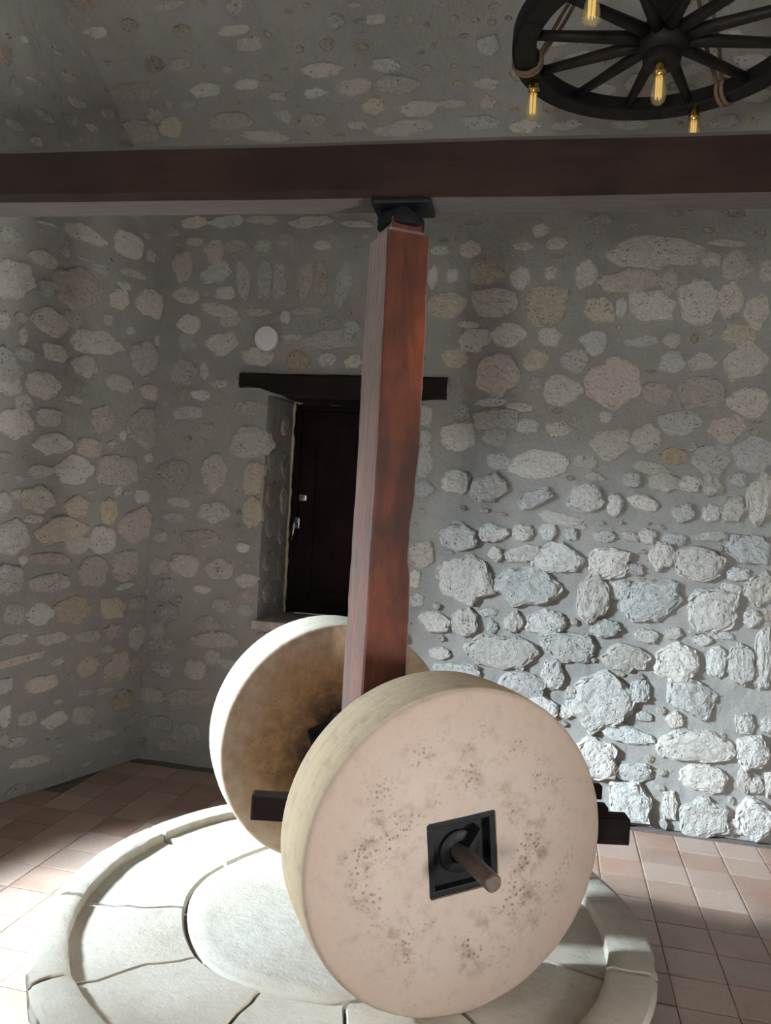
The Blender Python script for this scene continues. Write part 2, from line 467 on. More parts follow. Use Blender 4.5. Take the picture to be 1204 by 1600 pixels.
def poly_slab(name, pts, z, thick, mat, label):
    n = len(pts)
    vs = [(p[0], p[1], z) for p in pts] + [(p[0], p[1], z - thick) for p in pts]
    fs = [tuple(range(n)), tuple(range(2 * n - 1, n - 1, -1))] + [(i, (i + 1) % n, n + (i + 1) % n, n + i) for i in range(n)]
    bm = bmesh.new(); bm.from_mesh(mesh(name, vs, fs))
    return tag(link(name, bm_done(bm, name), mat), label, kind='structure')
foot = [A - DB * .7 - NB * .7, A + DB * 4.7 - NB * .7, Vector((2.2, -2.0, 0)), Vector((-2.5, -2.0, 0)), Vector((-4.6, 0.2, 0)), L0 - NL * .6]
floor = poly_slab('floor', foot, -0.006, 0.12, GROUT, 'terracotta tiled floor around the mill bed')
poly_slab('ceiling', foot, 5.2, 0.28, MORTAR, 'ceiling above the vault, outside the view')

# ------------------------------------------------------------------ rubble stones
TINT = {'g': (0.60, 0.58, 0.54), 'y': (0.59, 0.545, 0.46), 'Y': (0.56, 0.495, 0.385), 'p': (0.55, 0.505, 0.47),
        'o': (0.48, 0.40, 0.305), 'd': (0.465, 0.44, 0.415), 't': (0.60, 0.54, 0.46)}
rnd = random.Random(11)

def stone_mesh(k, nseg, nring):
    """a roughly hewn lump: angular outline cut by chords, face broken into tilted facets"""
    r = random.Random(100 + k)
    nc = r.randint(5, 9); off = r.uniform(0, 6.28)
    chords = [(off + 2 * math.pi * (i + r.uniform(-.3, .3)) / nc, r.uniform(0.8, 1.0)) for i in range(nc)]
    jag = r.uniform(0.10, 0.2)
    facets = [(r.uniform(0, 6.28), r.uniform(0.0, 0.45), r.uniform(0.75, 1.0)) for _ in range(r.randint(2, 4))]
    def edge(a):
        e = 1.12
        for th, d in chords:
            c = math.cos(a - th)
            if c > 0.2: e = min(e, d / c)
        q = Vector((math.cos(a), math.sin(a), k * 3.7))
        return e * (1 + jag * noise.noise(q * 2.4) + 0.6 * jag * noise.noise(q * 6.5))
    vs = []
    def height(x, y, t):
        h = 1.1
        for th, sl, d in facets: h = min(h, d - sl * (x * math.cos(th) + y * math.sin(th)))
        q = Vector((x * 2.2, y * 2.2, k * 5.1))
        h = h * (1 - 0.55 * t ** 5) + 0.16 * noise.noise(q) + 0.11 * noise.noise(q * 2.6) + 0.07 * noise.noise(q * 6.1)
        if t > 0.75: h += 0.45 * noise.noise(q * 3.4)
        return max(h, -0.25)
    vs.append((0, 0, height(0, 0, 0)))
    for j in range(1, nring + 1):
        t = j / nring
        for i in range(nseg):
            a = 2 * math.pi * (i + 0.5 * (j % 2)) / nseg + (r.uniform(-.06, .06) if nseg > 12 else 0)
            tt = t ** 0.75 if j < nring else 1.04
            e = edge(a); x, y = tt * e * math.cos(a), tt * e * math.sin(a)
            vs.append((x, y, -0.8 if j == nring else height(x, y, t)))
    fs = []
    for i in range(nseg): fs.append((0, 1 + i, 1 + (i + 1) % nseg))
    for j in range(nring - 1):
        for i in range(nseg):
            a = 1 + j * nseg + i; b = 1 + j * nseg + (i + 1) % nseg
            c = a + nseg; d = b + nseg
            if (j + 1) % 2: fs += [(a, c, b), (b, c, d)]
            else: fs += [(a, d, b), (a, c, d)]
    return vs, fs

VARIANTS = []
for k in range(40):
    v_, f_ = stone_mesh(k, 34, 10)
    me = mesh('stone', v_, f_); me.materials.append(STONE)
    VARIANTS.append(me)
SMALL = [stone_mesh(200 + k, 9, 3) for k in range(14)]

def basis(at, s, w, rot, flip=False):
    p, tv, n = at(s, w)
    hx = tv.cross(n).normalized()
    c, sn = math.cos(R(rot)), math.sin(R(rot))
    return p, hx * c + tv * sn, tv * c - hx * sn, n

def relief(w, h, z):
    # the lower right masonry is deeply raked, the rest is pointed almost flush
    return max(0.008, min(0.034, 0.17 * min(w, h) + 0.006))

def place_stones(wall, at, rows, keep, side):
    loose = []
    for idx, (s, w, ww, hh, tint, rot) in enumerate(rows):
        vi = (idx * 7 + int(s * 100)) % len(VARIANTS)
        col = TINT[tint]; f = rnd.uniform(0.82, 1.16); warm = rnd.uniform(-0.02, 0.02)
        col = (col[0] * f + warm, col[1] * f, col[2] * f - warm, 1)
        p, ax, ay, n = basis(at, s, w, rot + rnd.uniform(-5, 5) + (180 if rnd.random() < 0.5 else 0))
        dz = relief(ww, hh, w)
        if side == 'back' and s > 1.7 and w < 1.9: dz *= 1.45
        else: dz *= 0.62
        if tint == 'd': dz *= 0.75
        if idx < keep:
            o = bpy.data.objects.new('stone', VARIANTS[vi]); COL.objects.link(o)
            hx, hy = ww * 0.62, hh * 0.65
            frame(o, p, ax * hx, ay * hy, n * dz)
            o.parent = wall
            o.color = col
        else:
            loose.append((p, ax * ww * 0.5, ay * hh * 0.5, n * dz))
    return loose

def chips(name, items, parent):
    vs, fs = [], []
    for i, (p, ax, ay, n) in enumerate(items):
        v_, f_ = SMALL[i % len(SMALL)]; b = len(vs)
        for v in v_: vs.append(p + ax * v[0] + ay * v[1] + n * v[2])
        fs += [tuple(b + q for q in f) for f in f_]
    o = link(name, mesh(name, vs, fs), CHIPS, parent)
    o['kind'] = 'stuff'
    return o

def parse(txt):
    out = []
    for e in txt.split(';'):
        a = e.split(',')
        out.append((float(a[0]) / 100, float(a[1]) / 100, float(a[2]) / 100, float(a[3]) / 100, a[4], float(a[5])))
    return out
BACK = parse("""271.8,63.9,28.5,26.2,g,0;285.6,305.4,44.1,16.3,g,0;195.3,124.6,28.6,23.6,g,0;215.8,86.7,37.1,17,g,0;269.4,235.1,27.1,21.9,p,0;293.8,119.9,29.7,19,g,20;229.5,122.9,30.4,18
.3,g,0;321.2,46.2,35.3,14.8,g,0;324.5,119,24.4,20.7,g,0;206.8,239.5,22.5,21.2,p,0;230.7,278.4,22.6,19.6,Y,0;309,279.8,19.6,22.1,g,0;270.5,32.5,20.6,20.7,g,0;232.4,190.6,2
8.2,14.7,g,0;325.5,8.9,22,18.8,g,0;228,68,26.3,15.5,g,0;315.7,71.9,24,16.8,g,-25;288.3,11.6,19.6,20.5,g,0;316.3,141.2,24.6,16.1,g,0;312.6,231.5,24,16.1,p,0;308.7,89.2,21,
18.2,g,0;63.8,196.9,22.6,16.7,g,0;263.4,120.3,16,22.8,g,0;243.1,139,24.5,14.6,g,0;253.2,91.6,25,13.9,g,0;274.3,289.9,29.5,11.3,y,0;202.5,279.1,21.9,14.9,g,0;271,139.8,21.
2,15.1,g,0;325,29.8,23.8,13.4,g,0;284.9,276.2,21.4,14.6,g,0;282.7,89.1,22.3,13.7,g,0;41.1,177.6,16.5,18.4,g,0;14.9,174.9,19.4,15.5,d,0;333.3,247.9,17.9,16.6,g,0;350.9,11.
8,16.5,17.9,g,0;340.6,199.7,18.4,15.9,g,0;193.5,71.7,27.2,10.7,g,0;186.6,203.7,19.4,15,g,0;341.4,151.3,20.3,13.9,g,0;344.9,176.4,12.8,21.8,g,0;-3.6,382,23.8,11.4,d,0;339.
8,90.2,13.6,19.9,g,0;241.8,231,18.3,14.6,g,0;33.2,40.2,26.7,10,d,0;175.4,277.4,19.6,13.6,y,0;109.9,257.9,25.5,10.4,d,0;204.6,176.3,18.4,14.2,g,0;239.9,104.4,20.5,12.6,g,0
;268.9,203.4,17.9,14.4,g,0;35.4,137.3,27.4,9.2,p,0;350.4,92.9,9.1,27.7,g,0;32.2,19.1,19.2,13.1,d,0;320.5,197.2,16.9,14.7,g,0;0.8,401.2,30.1,8.1,d,0;46.6,77.2,26.3,9.2,p,0
;257.1,173.6,17.4,13.8,g,0;207.1,214.4,22.5,10.6,g,0;336,227.1,17.9,13.3,g,0;189.7,147.9,19.4,12.2,g,0;347.2,45.9,14.7,15.9,g,0;237.9,57.8,19.2,11.9,g,0;42.4,153.9,19.8,1
1.5,p,0;66.1,176.5,12.9,17.4,y,0;303,215.1,18.5,12.1,g,0;17.4,237.1,16.8,13.2,p,0;186.6,178.6,16.5,12.9,g,0;47.2,119.6,17.3,12.3,p,0;53.6,384.3,25.6,8.1,g,0;169.6,136.5,1
3.9,14.5,t,0;41.9,255.1,17.3,11.5,g,0;285.6,48.1,24.2,8.2,g,-12;12.5,70.6,19.5,10.1,d,0;153,375.9,30.6,6.4,g,0;24.6,120.7,16.8,11.6,p,0;326.8,213.2,16.2,12,p,0;346.8,130.
7,13.4,14.5,g,0;286.7,206.5,15.6,12.2,g,0;192.3,258.2,16.4,11.4,g,0;91.7,291.8,8.6,21.7,d,-6;115.1,289.7,8.4,22.2,d,-14;195.8,101.4,13.6,13.6,g,0;14,300.2,11.4,16.2,p,0;2
11.2,260.8,16.1,11.3,g,0;291,230.4,14.9,12.2,p,0;259.3,275.2,14.3,12.7,y,0;290.3,28.1,18.9,9.6,g,0;196.7,295.1,17,10.6,y,0;66.5,154.4,11.3,15.9,Y,0;35.9,296.9,17.4,10.3,g
,0;329.8,261.8,16.7,10.6,y,0;63.9,247.4,18.5,9.5,y,0;179.3,99.2,17.4,10.1,g,0;14.4,90.7,16.9,10.1,d,0;245.1,76.8,11.6,14.7,g,0;324.4,280.4,10.6,16,y,0;12,104.2,11.9,14,d,
0;326.3,297.4,13.7,12,g,0;149.7,397,21.6,7.6,g,0;35.1,58.3,14.1,11.6,p,0;66.7,292.4,8,20.4,d,3;6.5,39,17.1,9.4,d,0;337.7,274.1,10.4,15.2,y,0;327.9,91.1,10,15.4,g,0;101.4,
291.7,7,21.6,d,-4;247.4,247.5,13.5,11.1,g,0;53.3,292.5,7.3,20.5,d,6;245.3,160.8,23.7,6.3,g,-6;297.9,144.7,10.9,13.6,g,0;39.1,274.6,21.4,6.9,g,-12;231,171.9,17.2,8.4,g,30;
225.8,141.3,18.7,7.7,g,12;13.8,23.3,15.3,9.4,d,0;72.1,375.8,27,5.3,p,0;61.5,217,18.6,7.6,d,0;76.3,291.5,7.2,19.6,d,4;33.9,309.5,11.2,12.6,p,0;250.9,294.2,10.1,13.8,g,0;13
.2,56.9,13.6,10.1,d,0;110.8,405.7,21.4,6.4,g,0;226.9,247.6,13.8,9.8,y,0;331.4,170.7,11.2,12,g,0;208.8,151.2,14.8,8.9,g,0;159,385.1,17.7,7.4,g,0;257.2,257.6,12.7,10.3,g,0;
271.3,103.9,15.2,8.6,g,0;296.7,183.7,14.8,8.8,g,-20;17.8,382.7,14,9.3,y,0;19.6,266.2,13.4,9.7,g,0;21.7,213.2,16.8,7.7,d,0;42,86,14,9.2,d,0;168.5,189.7,8,15.9,g,0;92.6,326
.1,22.7,5.6,g,0;126.7,397.1,16.5,7.7,p,0;17,283.5,15.6,8.1,g,0;90.3,245.4,13.4,9.4,o,0;297.4,247.5,12.2,10.1,g,0;182.4,248.1,12.2,10,y,0;233.4,260.2,12.3,9.8,g,0;206.9,20
4.4,13.4,8.9,g,0;20.9,10,16.9,7,d,0;41.2,327.3,18.9,6.1,g,0;320.9,183.5,10,11.4,g,0;43.9,400.4,16.3,6.8,g,0;216.5,291.8,10.4,10.5,g,0;19,255.7,10.9,10,d,0;192,376.6,17.4,
6.2,g,0;301.5,197.5,12.8,8.4,o,0;278.4,125.2,11.2,9.6,g,0;287.7,172.1,14.3,7.5,g,-20;290.9,190.6,17.5,6.1,g,-12;290.9,71.1,10.4,10.2,g,0;224.8,152.6,11.8,8.8,g,0;222.3,10
3.2,9.7,10.6,g,0;101.1,382.3,15.9,6.4,y,0;209.4,190.7,11.9,8.5,g,0;293.9,289.4,9,11.2,g,0;312.4,247.3,12.6,8,g,0;308.7,12.7,7,14.2,g,0;8.2,118.4,10.2,9.7,d,0;8.2,79.6,10.
2,9.4,d,0;240.3,209.7,12.3,7.7,g,0;309.6,183.7,11.4,8.1,g,0;256.1,192.9,12.1,7.6,g,0;65.4,114.4,12.1,7.6,g,0;224,211,11.8,7.7,g,0;307.2,167.7,9.5,9.4,g,0;51.2,98.3,11.5,7
.7,p,0;196.7,411.3,10.7,8.2,g,0;19.6,327.9,15.1,5.8,g,0;167.1,215,8.1,10.8,g,0;187,308.8,11.1,7.8,p,0;19.6,158.4,16,5.4,g,0;343.6,60.5,8.6,10,g,0;272.3,170.2,7.3,11.7,g,0
;42.3,284.6,12.3,6.9,g,0;230,412.4,12.1,7,g,0;144.1,406.1,14.7,5.7,g,0;187.7,217.7,9,9.3,g,0;16.3,148.9,13.5,6.2,g,0;63.5,327.9,18.5,4.5,p,0;341.5,294.9,7.3,11.2,g,0;73.3
,419.7,14,5.8,d,0;215.5,373.9,14.4,5.6,g,0;136.7,387.1,11.8,6.8,y,0;108.2,246,10.8,7.4,p,0;66.4,426.9,17.3,4.6,g,0;281.3,257.8,16.3,4.8,g,0;252.8,389,13.6,5.7,g,0;65.1,10
5.6,11.3,6.8,d,0;45.9,66.7,9.9,7.7,g,0;321.8,156.4,15.1,5,g,0;168.7,173.8,9.5,7.9,g,0;292.5,101.7,11,6.8,g,0;56.8,63.9,12.2,6.1,g,0;268.3,153.4,11.9,6.2,g,0;45.7,268.2,12
.7,5.7,g,0;313.9,300.9,9.4,7.7,g,0;19,224,10.9,6.6,d,0;219.6,221.4,14.6,4.9,g,0;321.5,168.5,8.2,8.7,g,0;94.2,274.6,15.7,4.5,d,0;303.8,153.9,11.5,6.1,g,0;67.6,401.6,14.5,4
.8,g,0;3,322.9,12.8,5.4,d,0;345.2,30.7,6.1,11.3,g,0;64.4,312.4,10.1,6.8,g,0;234.7,310.7,10.9,6.3,g,0;203.8,223.5,15.9,4.3,g,0;238.5,154.4,7.5,9.1,g,0;22.7,124.8,12.6,5.4,
d,0;268.3,372,18.7,3.6,g,0;195.6,395,12.9,5.2,g,0;8,137.5,8.5,7.8,g,0;319.2,397.5,12.5,5.3,g,0;336.3,137.6,9.9,6.6,g,0;46.9,313.1,12.3,5.3,g,0;64.4,96.7,10.5,6.1,d,0;280.
5,184,8.5,7.5,g,0;333.6,186.4,8.7,7.3,g,0;182.8,82.2,10.9,5.8,g,0;29.9,223.8,11.7,5.4,g,0;289.9,154.8,8.4,7.5,g,0;344,115.2,8.6,7.3,g,0;121.4,265,9.5,6.6,g,0;123.6,244.8,
9.5,6.6,y,0;62.9,273.5,14.5,4.2,d,0;85.5,385,9.5,6.4,g,0;309.1,58.7,8.9,6.8,p,0;108.2,268.3,10.8,5.6,d,0;10.8,389.4,8.5,7.1,g,0;167.6,292.9,5.5,10.8,g,0;333,129.7,9.9,6,g
,0;324.9,382.2,11.6,5.1,g,0;309,407.3,11.3,5.2,g,0;122,324.2,17.5,3.3,g,0;101.1,312.1,10.9,5.2,g,0;296.8,258.6,8.3,6.8,g,0;312.4,371.4,12,4.7,g,0;236.6,373.5,12.9,4.3,g,0
;166.3,122.5,5.9,9.4,t,0;177.6,386.5,16.7,3.3,g,0;270.2,275.9,5.3,10.3,g,0;31.9,393.5,10.6,5.1,g,0;241.1,403.6,11,4.9,g,0;267.8,391,7.3,7.3,g,0;284.4,136.6,8.5,6.1,p,0;17
8.1,294.3,7.2,7.2,g,0;305.1,42.6,6.4,8.1,g,0;170.1,308,10.2,5,g,0;196.5,386.2,8.5,6,y,0;250.7,247.9,6.7,7.6,g,0;225.4,318.2,7.6,6.6,g,0;356.6,30.8,4.2,11.9,g,0;300.1,401.
3,10.4,4.8,g,0;210.5,139.6,7,7.1,g,0;341.3,6.1,6.2,8,g,0;84.2,395.1,11.5,4.3,g,0;32.3,413.3,10.3,4.8,g,0;259.6,381.4,9.3,5.3,g,0;219.1,423.8,10.2,4.8,g,0;350.9,29.1,6.7,7
.3,g,0;321.3,309.4,16.2,3,g,0;34.6,440.4,14.7,3.3,g,0;85.6,258.9,11.8,4.1,g,0;-10.9,431.3,11.8,4.1,g,0;329.6,105.3,11.2,4.3,g,0;31.6,238.1,5,9.6,g,0;168.4,111,6.6,7.2,g,0
;105.1,395.6,11.3,4.2,g,0;167.8,203.4,7.3,6.5,g,0;41.5,230.6,10.3,4.6,g,0;120.3,427.2,8.6,5.5,g,0;253.4,56.6,6.7,7,g,0;37.1,107.2,10,4.6,g,0;208.3,107.4,9.9,4.6,g,0;210.9
,99.1,5.3,8.5,g,0;33.8,205.1,11.6,3.8,d,0;292.4,395.1,10,4.4,g,0;305.9,103.9,7.7,5.7,g,0;216.9,309.7,10.4,4.2,g,0;354,61.1,5.5,7.9,g,0;227.3,234.2,6.2,7,g,0;255.6,66.7,5.
7,7.6,g,0;61.6,133.6,8.1,5.3,g,0;232.2,295.1,6.8,6.3,g,0;81,270.5,6.3,6.8,g,0;246,419.2,8.9,4.8,g,0;141.7,426.6,9.7,4.4,g,0;265.1,217.1,7.3,5.8,g,0;20.3,315.9,9.2,4.6,g,0
;285.9,411.4,8,5.2,g,0;250.8,153.4,6.7,6.2,g,0;188.9,266.7,11.4,3.6,g,0;74.3,270.1,7.2,5.7,d,0;260.9,184.8,10,4.1,g,0;320.4,101.8,8.2,5,g,0;293.5,58.7,8.4,4.8,g,0;126.5,3
78.5,10.6,3.8,g,0;281.5,153.6,7.8,5.1,g,0;320.2,414.1,9.9,4,g,0;179.2,108.3,7.3,5.4,g,0;165.8,403.4,8.5,4.6,g,0;351.3,117.2,4.9,7.9,g,0;310.1,202.9,5.7,6.7,g,0;311.2,316.
3,9.5,4,y,0;181.9,395.8,9.2,4.1,g,0;41.9,124.6,9.9,3.8,g,0;22.6,197,6.7,5.4,g,0;22,99.5,6.7,5.4,g,0;188,323,12.9,2.8,g,0;78.6,404,8.6,4.2,g,0;279.1,419.5,8.6,4.2,g,0;188.
9,155.8,10,3.6,g,0;234.8,303.8,10.2,3.5,g,0;32.3,195.4,6.6,5.4,g,0;-11.3,416.6,9.9,3.6,g,0;301.8,62.6,5.8,6.1,g,0;56.2,171.4,3.3,10.7,g,0;96.9,433.1,10.7,3.3,g,0;122.3,31
1.4,9.5,3.7,g,0;297.7,36.5,6.5,5.4,g,0;125,283,5.3,6.6,g,0;306.6,2.8,5.1,6.8,g,0;283.4,214.9,7.2,4.8,g,0;337.8,305.8,8,4.3,g,0;134.1,426.3,10.4,3.3,g,0;203.1,163.4,7.8,4.
3,g,0;265.2,160.2,8,4.1,g,0;52.6,231.2,6.1,5.3,g,0;255.1,105.7,6.1,5.2,g,0;169.6,324.5,10.9,2.9,g,0;239.7,219.8,7.5,4.2,g,0;20.1,394.4,5.4,5.7,g,0;324.6,316,9.3,3.3,g,0;1
70.6,412.9,7.7,3.9,g,0;184.4,139,10.1,2.9,g,0;340.2,211.6,6.8,4.3,g,0;183.1,90.5,5.8,5,g,0;307.9,259.7,4.8,6,g,0;290.4,79.6,6.5,4.4,g,0;102,426.5,8.4,3.4,g,0;83.5,424,6.2
,4.6,g,0;187.2,220.6,7.9,3.6,g,0;287.1,242.2,9.1,3.1,g,0;304,22,6.4,4.4,g,0;304.5,29.9,6.4,4.4,g,0;249.1,215.6,4.7,5.9,g,0;332.5,53.2,6.8,4,g,0;32.8,100.3,5.8,4.6,g,0;315
.6,263.1,4.4,6,g,0;172,314.1,7.3,3.6,g,0;115,373.5,10.1,2.6,g,0;131.2,433.3,9.7,2.7,g,0;216.5,324.1,10.4,2.5,g,0;171.8,431.5,8.1,3.2,g,0;96.3,375.3,6.6,3.9,g,0;315.4,105.
7,6.3,4,g,0;39.8,217.2,7.4,3.4,g,0;58.3,103.5,4.1,6.1,g,0;328.4,156.5,5,5,g,0;212.8,161.8,8.8,2.8,g,0;212.7,316.8,6.3,3.9,p,0;218.9,202.4,7,3.5,g,0;180.4,424.1,5.6,4.3,g,
0;252.1,50.2,6.8,3.5,g,0;251.7,309,4.7,4.8,g,0;262.4,304,6.6,3.4,g,0;275.8,160.8,6.6,3.4,g,0;341.2,216.9,8.6,2.6,g,0;339,19.8,3.7,6,g,0;288.4,146.1,6.5,3.4,g,0;269.4,265.
2,4,5.5,g,0;326.2,150.3,4.4,5,g,0;99.6,416,5.5,4,g,0;191.3,164.2,6.1,3.6,g,0;107.4,434.8,6.6,3.3,g,0;179.1,315.3,5,4.3,g,0;248.2,183.6,6.1,3.5,g,0;220.7,304.3,7.6,2.8,g,0
;280.9,79.7,5.9,3.4,g,0;106.6,318,7.7,2.6,g,0;237,318.7,9.5,2.1,g,0;12.8,199,5.1,3.9,g,0;296.4,159.9,5.8,3.4,g,0;288.2,131.4,5.8,3.4,g,0;159.3,425.3,3.5,5.5,g,0;298.4,317
.9,9.6,2,g,0;30.7,284.6,5,3.8,g,0;57.6,154.7,4.1,4.6,g,0;57.6,146.7,4.9,3.8,g,0;178.5,260.9,4.3,4.3,g,0;94.9,389.9,7.2,2.5,g,0;31.4,164.5,7.5,2.3,g,0;265.9,86.1,4.3,3.8,g
,0;163,410.6,6.5,2.5,g,0;190.7,422.6,4.7,3.3,g,0;117.3,389.4,5.3,2.8,g,0;179.6,403.7,5.2,2.8,g,0;324.9,271.1,4.4,3.3,g,0;206.7,422.3,4.9,2.7,g,0;291.2,220.5,4.5,2.7,g,0;2
89.9,161.3,3.9,2.7,g,0;255.7,316.2,5,2.1,g,0;204.2,318.4,5.3,1.8,g,0""".replace('\n', ''))
LEFT = parse("""58.3,272.5,30.7,17.9,p,0;8.3,202.7,22.5,20,p,0;25.7,175.4,25.7,16.2,p,0;10,143.7,23.4,17.3,p,0;17.1,119.3,20,17.4,p,0;96.5,267.3,20.6,16.7,g,0;39.7,117,20.9,16.3,p,0;9.9,
244,21.4,15.6,p,0;45,246.3,29.8,11.1,g,0;61.4,140.4,28,11.6,t,0;6,276.7,21.7,14.7,g,0;52,96.3,21.6,13.6,t,0;26.3,306.5,20.1,13.8,g,0;54.7,173.6,19.7,13.9,g,0;91,195.5,19,
13.6,g,0;90.5,137.6,17,15.2,g,0;19.6,59.1,17,14.7,y,0;34.1,135.1,15.1,16,g,0;77.6,216.8,17.9,13.4,g,0;76.6,157,18.7,12.2,t,0;98,222.3,15,15.2,g,0;92.2,115.3,16.2,13.9,g,0
;74.5,250.7,18.9,11.6,g,0;39.5,203.2,14.8,13.9,p,0;67,112.5,22.7,8.6,g,0;14.5,38.3,16.3,11.5,o,0;25.4,94.6,15.7,11.7,y,0;55.9,302.9,24.4,7.5,g,0;30.7,152.1,12.6,13.6,Y,0;
68.3,186.8,18.6,9.2,g,0;26.9,225.5,18.3,9.1,g,0;52.8,153.5,14.9,10.8,t,0;46.3,187,15.3,10.5,p,0;41.9,35.6,14.7,10.8,g,0;51.4,231.6,14.1,10.7,g,0;68.7,58.1,16.3,9.2,t,0;5.
7,76,11.9,12.4,p,0;40,63,14.8,9.9,y,0;96.2,215.2,13.1,11.1,g,0;72.2,95.7,13.8,10.4,g,0;2.7,223.9,17,8.3,p,0;66.9,125.2,21.1,6.5,p,0;50.3,132.2,14.2,9,g,0;30.7,273.6,12.6,
9.9,g,0;72.6,201.3,15.2,8.1,g,0;82.2,73.2,27.2,4.4,t,0;60.9,36.4,15.3,7.8,g,0;73.8,17.6,22.9,5.2,g,0;64.5,81.8,18.2,6.2,g,0;87.4,97.2,10.8,10.4,g,0;28.7,20.9,22.8,4.9,d,0
;70.2,235.4,13.1,8.1,g,0;79.2,282.3,14.8,7.1,g,0;4.6,57.5,10,10.2,d,0;98.2,287.9,12.9,7.9,g,0;24.1,80.9,11.1,9,p,0;41,80.3,14.8,6.6,g,0;6,96.3,11.9,8,d,0;60.6,255.6,10.4,
8.9,p,0;86.8,84.2,17.3,5.1,g,0;75.5,171.6,14.3,6,p,0;95.3,154.5,9,9.4,g,0;91.2,60.7,10.6,7.7,g,0;6.7,161.1,10.9,7.4,g,0;77.6,267.4,8.9,8.5,g,0;87.7,206.4,8.6,8.6,g,0;88.2
,230.9,10.7,6.7,g,0;21.1,291,16.8,4,g,0;89.4,44.5,6.4,10.5,g,0;76.9,41.2,9.8,6.6,g,0;83.3,29.8,11.7,5,g,0;19.8,8.5,16,3.5,d,0;68,359.8,10,5.6,d,0;44.4,287.3,10.2,5.3,g,0;
58.1,211.9,12.9,4.1,g,0;56.5,6.7,16.4,3.2,d,0;28.5,47,10.9,4.7,d,0;99.6,361.5,7.4,6.6,d,0;100.5,245.8,6.1,8,g,0;29,71,11.8,4.1,g,0;64.6,370.6,9.4,5,d,0;38,260.1,7,6.3,g,0
;78.7,146.5,10.4,4.2,g,0;9.4,305,6.8,6.4,d,0;49.5,59.1,8.4,4.9,d,0;16.4,107.1,12.4,3.3,g,0;0.2,256.3,6,6.3,g,0;89.4,240.2,5,7.2,g,0;99.7,343.1,8.8,4,d,0;82.4,355,10.9,3.2
,d,0;27.1,282.2,9.1,3.8,g,0;3.2,184.6,6,5.4,g,0;53.8,361,8.2,3.8,g,0;41.3,47.9,9.5,3.2,g,0;90.6,249.3,7,4.2,g,0;21.9,257.8,6.5,4.5,g,0;59.8,68.5,7.3,3.7,g,0;67.7,289.2,5.
4,5,g,0;89.8,32.7,5,5.4,g,0;89.2,159.2,5.7,4.4,g,0;24.9,163.1,4.6,5.1,g,0;23.7,195.8,4.6,5.1,g,0;86.7,340,5.7,4.1,g,0;30.7,190.2,5.4,4.3,g,0;13,315.6,6.7,3.2,d,0;83.5,125
.2,5.1,4.2,g,0;38.1,6.5,9.7,2.2,d,0;17.4,162.3,6.6,3.2,g,0;41.9,162.1,7.8,2.3,p,0;77.9,300.8,11.1,1.6,g,0;54.3,289.4,9.8,1.7,g,0;90.8,369.6,8.4,1.9,d,0;96.7,386.8,4.1,3.3
,g,0;58.6,46.2,5.7,2.3,g,0;57.3,21.8,6.5,1.9,g,0;88.5,167.5,4.3,2.6,g,0""".replace('\n', ''))

def fillers(rows, s0, s1, w0, w1, tries, seed, hole=None):
    """small stones in the gaps between the traced ones, and the masonry hidden behind things"""
    r = random.Random(seed); taken = [(a, b, c * 0.56, d * 0.58) for a, b, c, d, _, _ in rows]; out = []
    for k in range(tries):
        big = k < tries * 0.35
        ww = r.uniform(0.09, 0.2) if big else r.uniform(0.025, 0.085)
        hh = ww * r.uniform(0.35, 0.85)
        s, w = r.uniform(s0, s1), r.uniform(w0, w1)
        if hole and hole[0] - ww < s < hole[1] + ww and hole[2] - hh < w < hole[3] + 0.22: continue
        m = 0.018
        if any(abs(s - a) < c + ww * 0.5 + m and abs(w - b) < d + hh * 0.5 + m for a, b, c, d in taken): continue
        taken.append((s, w, ww * 0.5, hh * 0.5)); out.append((s, w, ww, hh, r.choice('ggggpyd'), r.uniform(-12, 12)))
    return out

loose = place_stones(wall_back, back_at, BACK, 299, 'back')
fillB = fillers(BACK, -0.9, 4.05, 0.04, 5.6, 9000, 5, OPEN)
for s, w, ww, hh, t_, rot in fillB:
    p, ax, ay, n = basis(back_at, s, w, rot)
    loose.append((p, ax * ww * 0.5, ay * hh * 0.5, n * max(0.006, 0.14 * min(ww, hh))))
chips('small_rubble', loose, wall_back)
fillL = fillers(LEFT, 0.03, 3.5, 0.04, 4.9, 6000, 6, WINL)
fillL.sort(key=lambda q: -q[2] * q[3])
loose = place_stones(wall_left, left_at, LEFT, 299, 'left')
for s, w, ww, hh, t_, rot in fillL:
    p, ax, ay, n = basis(left_at, s, w, rot)
    loose.append((p, ax * ww * 0.5, ay * hh * 0.5, n * max(0.006, 0.14 * min(ww, hh))))
chips('small_rubble', loose, wall_left)
# stones in the left reveal of the door recess
for (o_, z, ww, hh, t_) in ((0.1, 2.06, 0.14, 0.1, 'd'), (0.28, 2.1, 0.12, 0.14, 'y'), (0.12, 1.87, 0.16, 0.13, 'd'), (0.3, 1.85, 0.13, 0.16, 'd'),
                            (0.13, 1.66, 0.18, 0.17, 'o'), (0.31, 1.62, 0.12, 0.18, 'y'), (0.12, 1.46, 0.16, 0.14, 'd'), (0.3, 1.42, 0.1, 0.14, 'd'),
                            (0.14, 1.26, 0.2, 0.14, 'd'), (0.31, 1.2, 0.12, 0.15, 'o'), (0.13, 1.06, 0.17, 0.14, 'p'), (0.3, 1.01, 0.12, 0.1, 'd')):
    o = bpy.data.objects.new('stone', VARIANTS[int(z * 100) % 40]); COL.objects.link(o)
    p = A + DB * (OPEN[0] + 0.022 * o_ / DEPTH) - NB * o_ + UP * z
    frame(o, p, -NB * ww * 0.52, UP * hh * 0.52, DB * 0.012); o.parent = wall_back
    c = TINT[t_]; o.color = (c[0] * .8, c[1] * .8, c[2] * .8, 1)

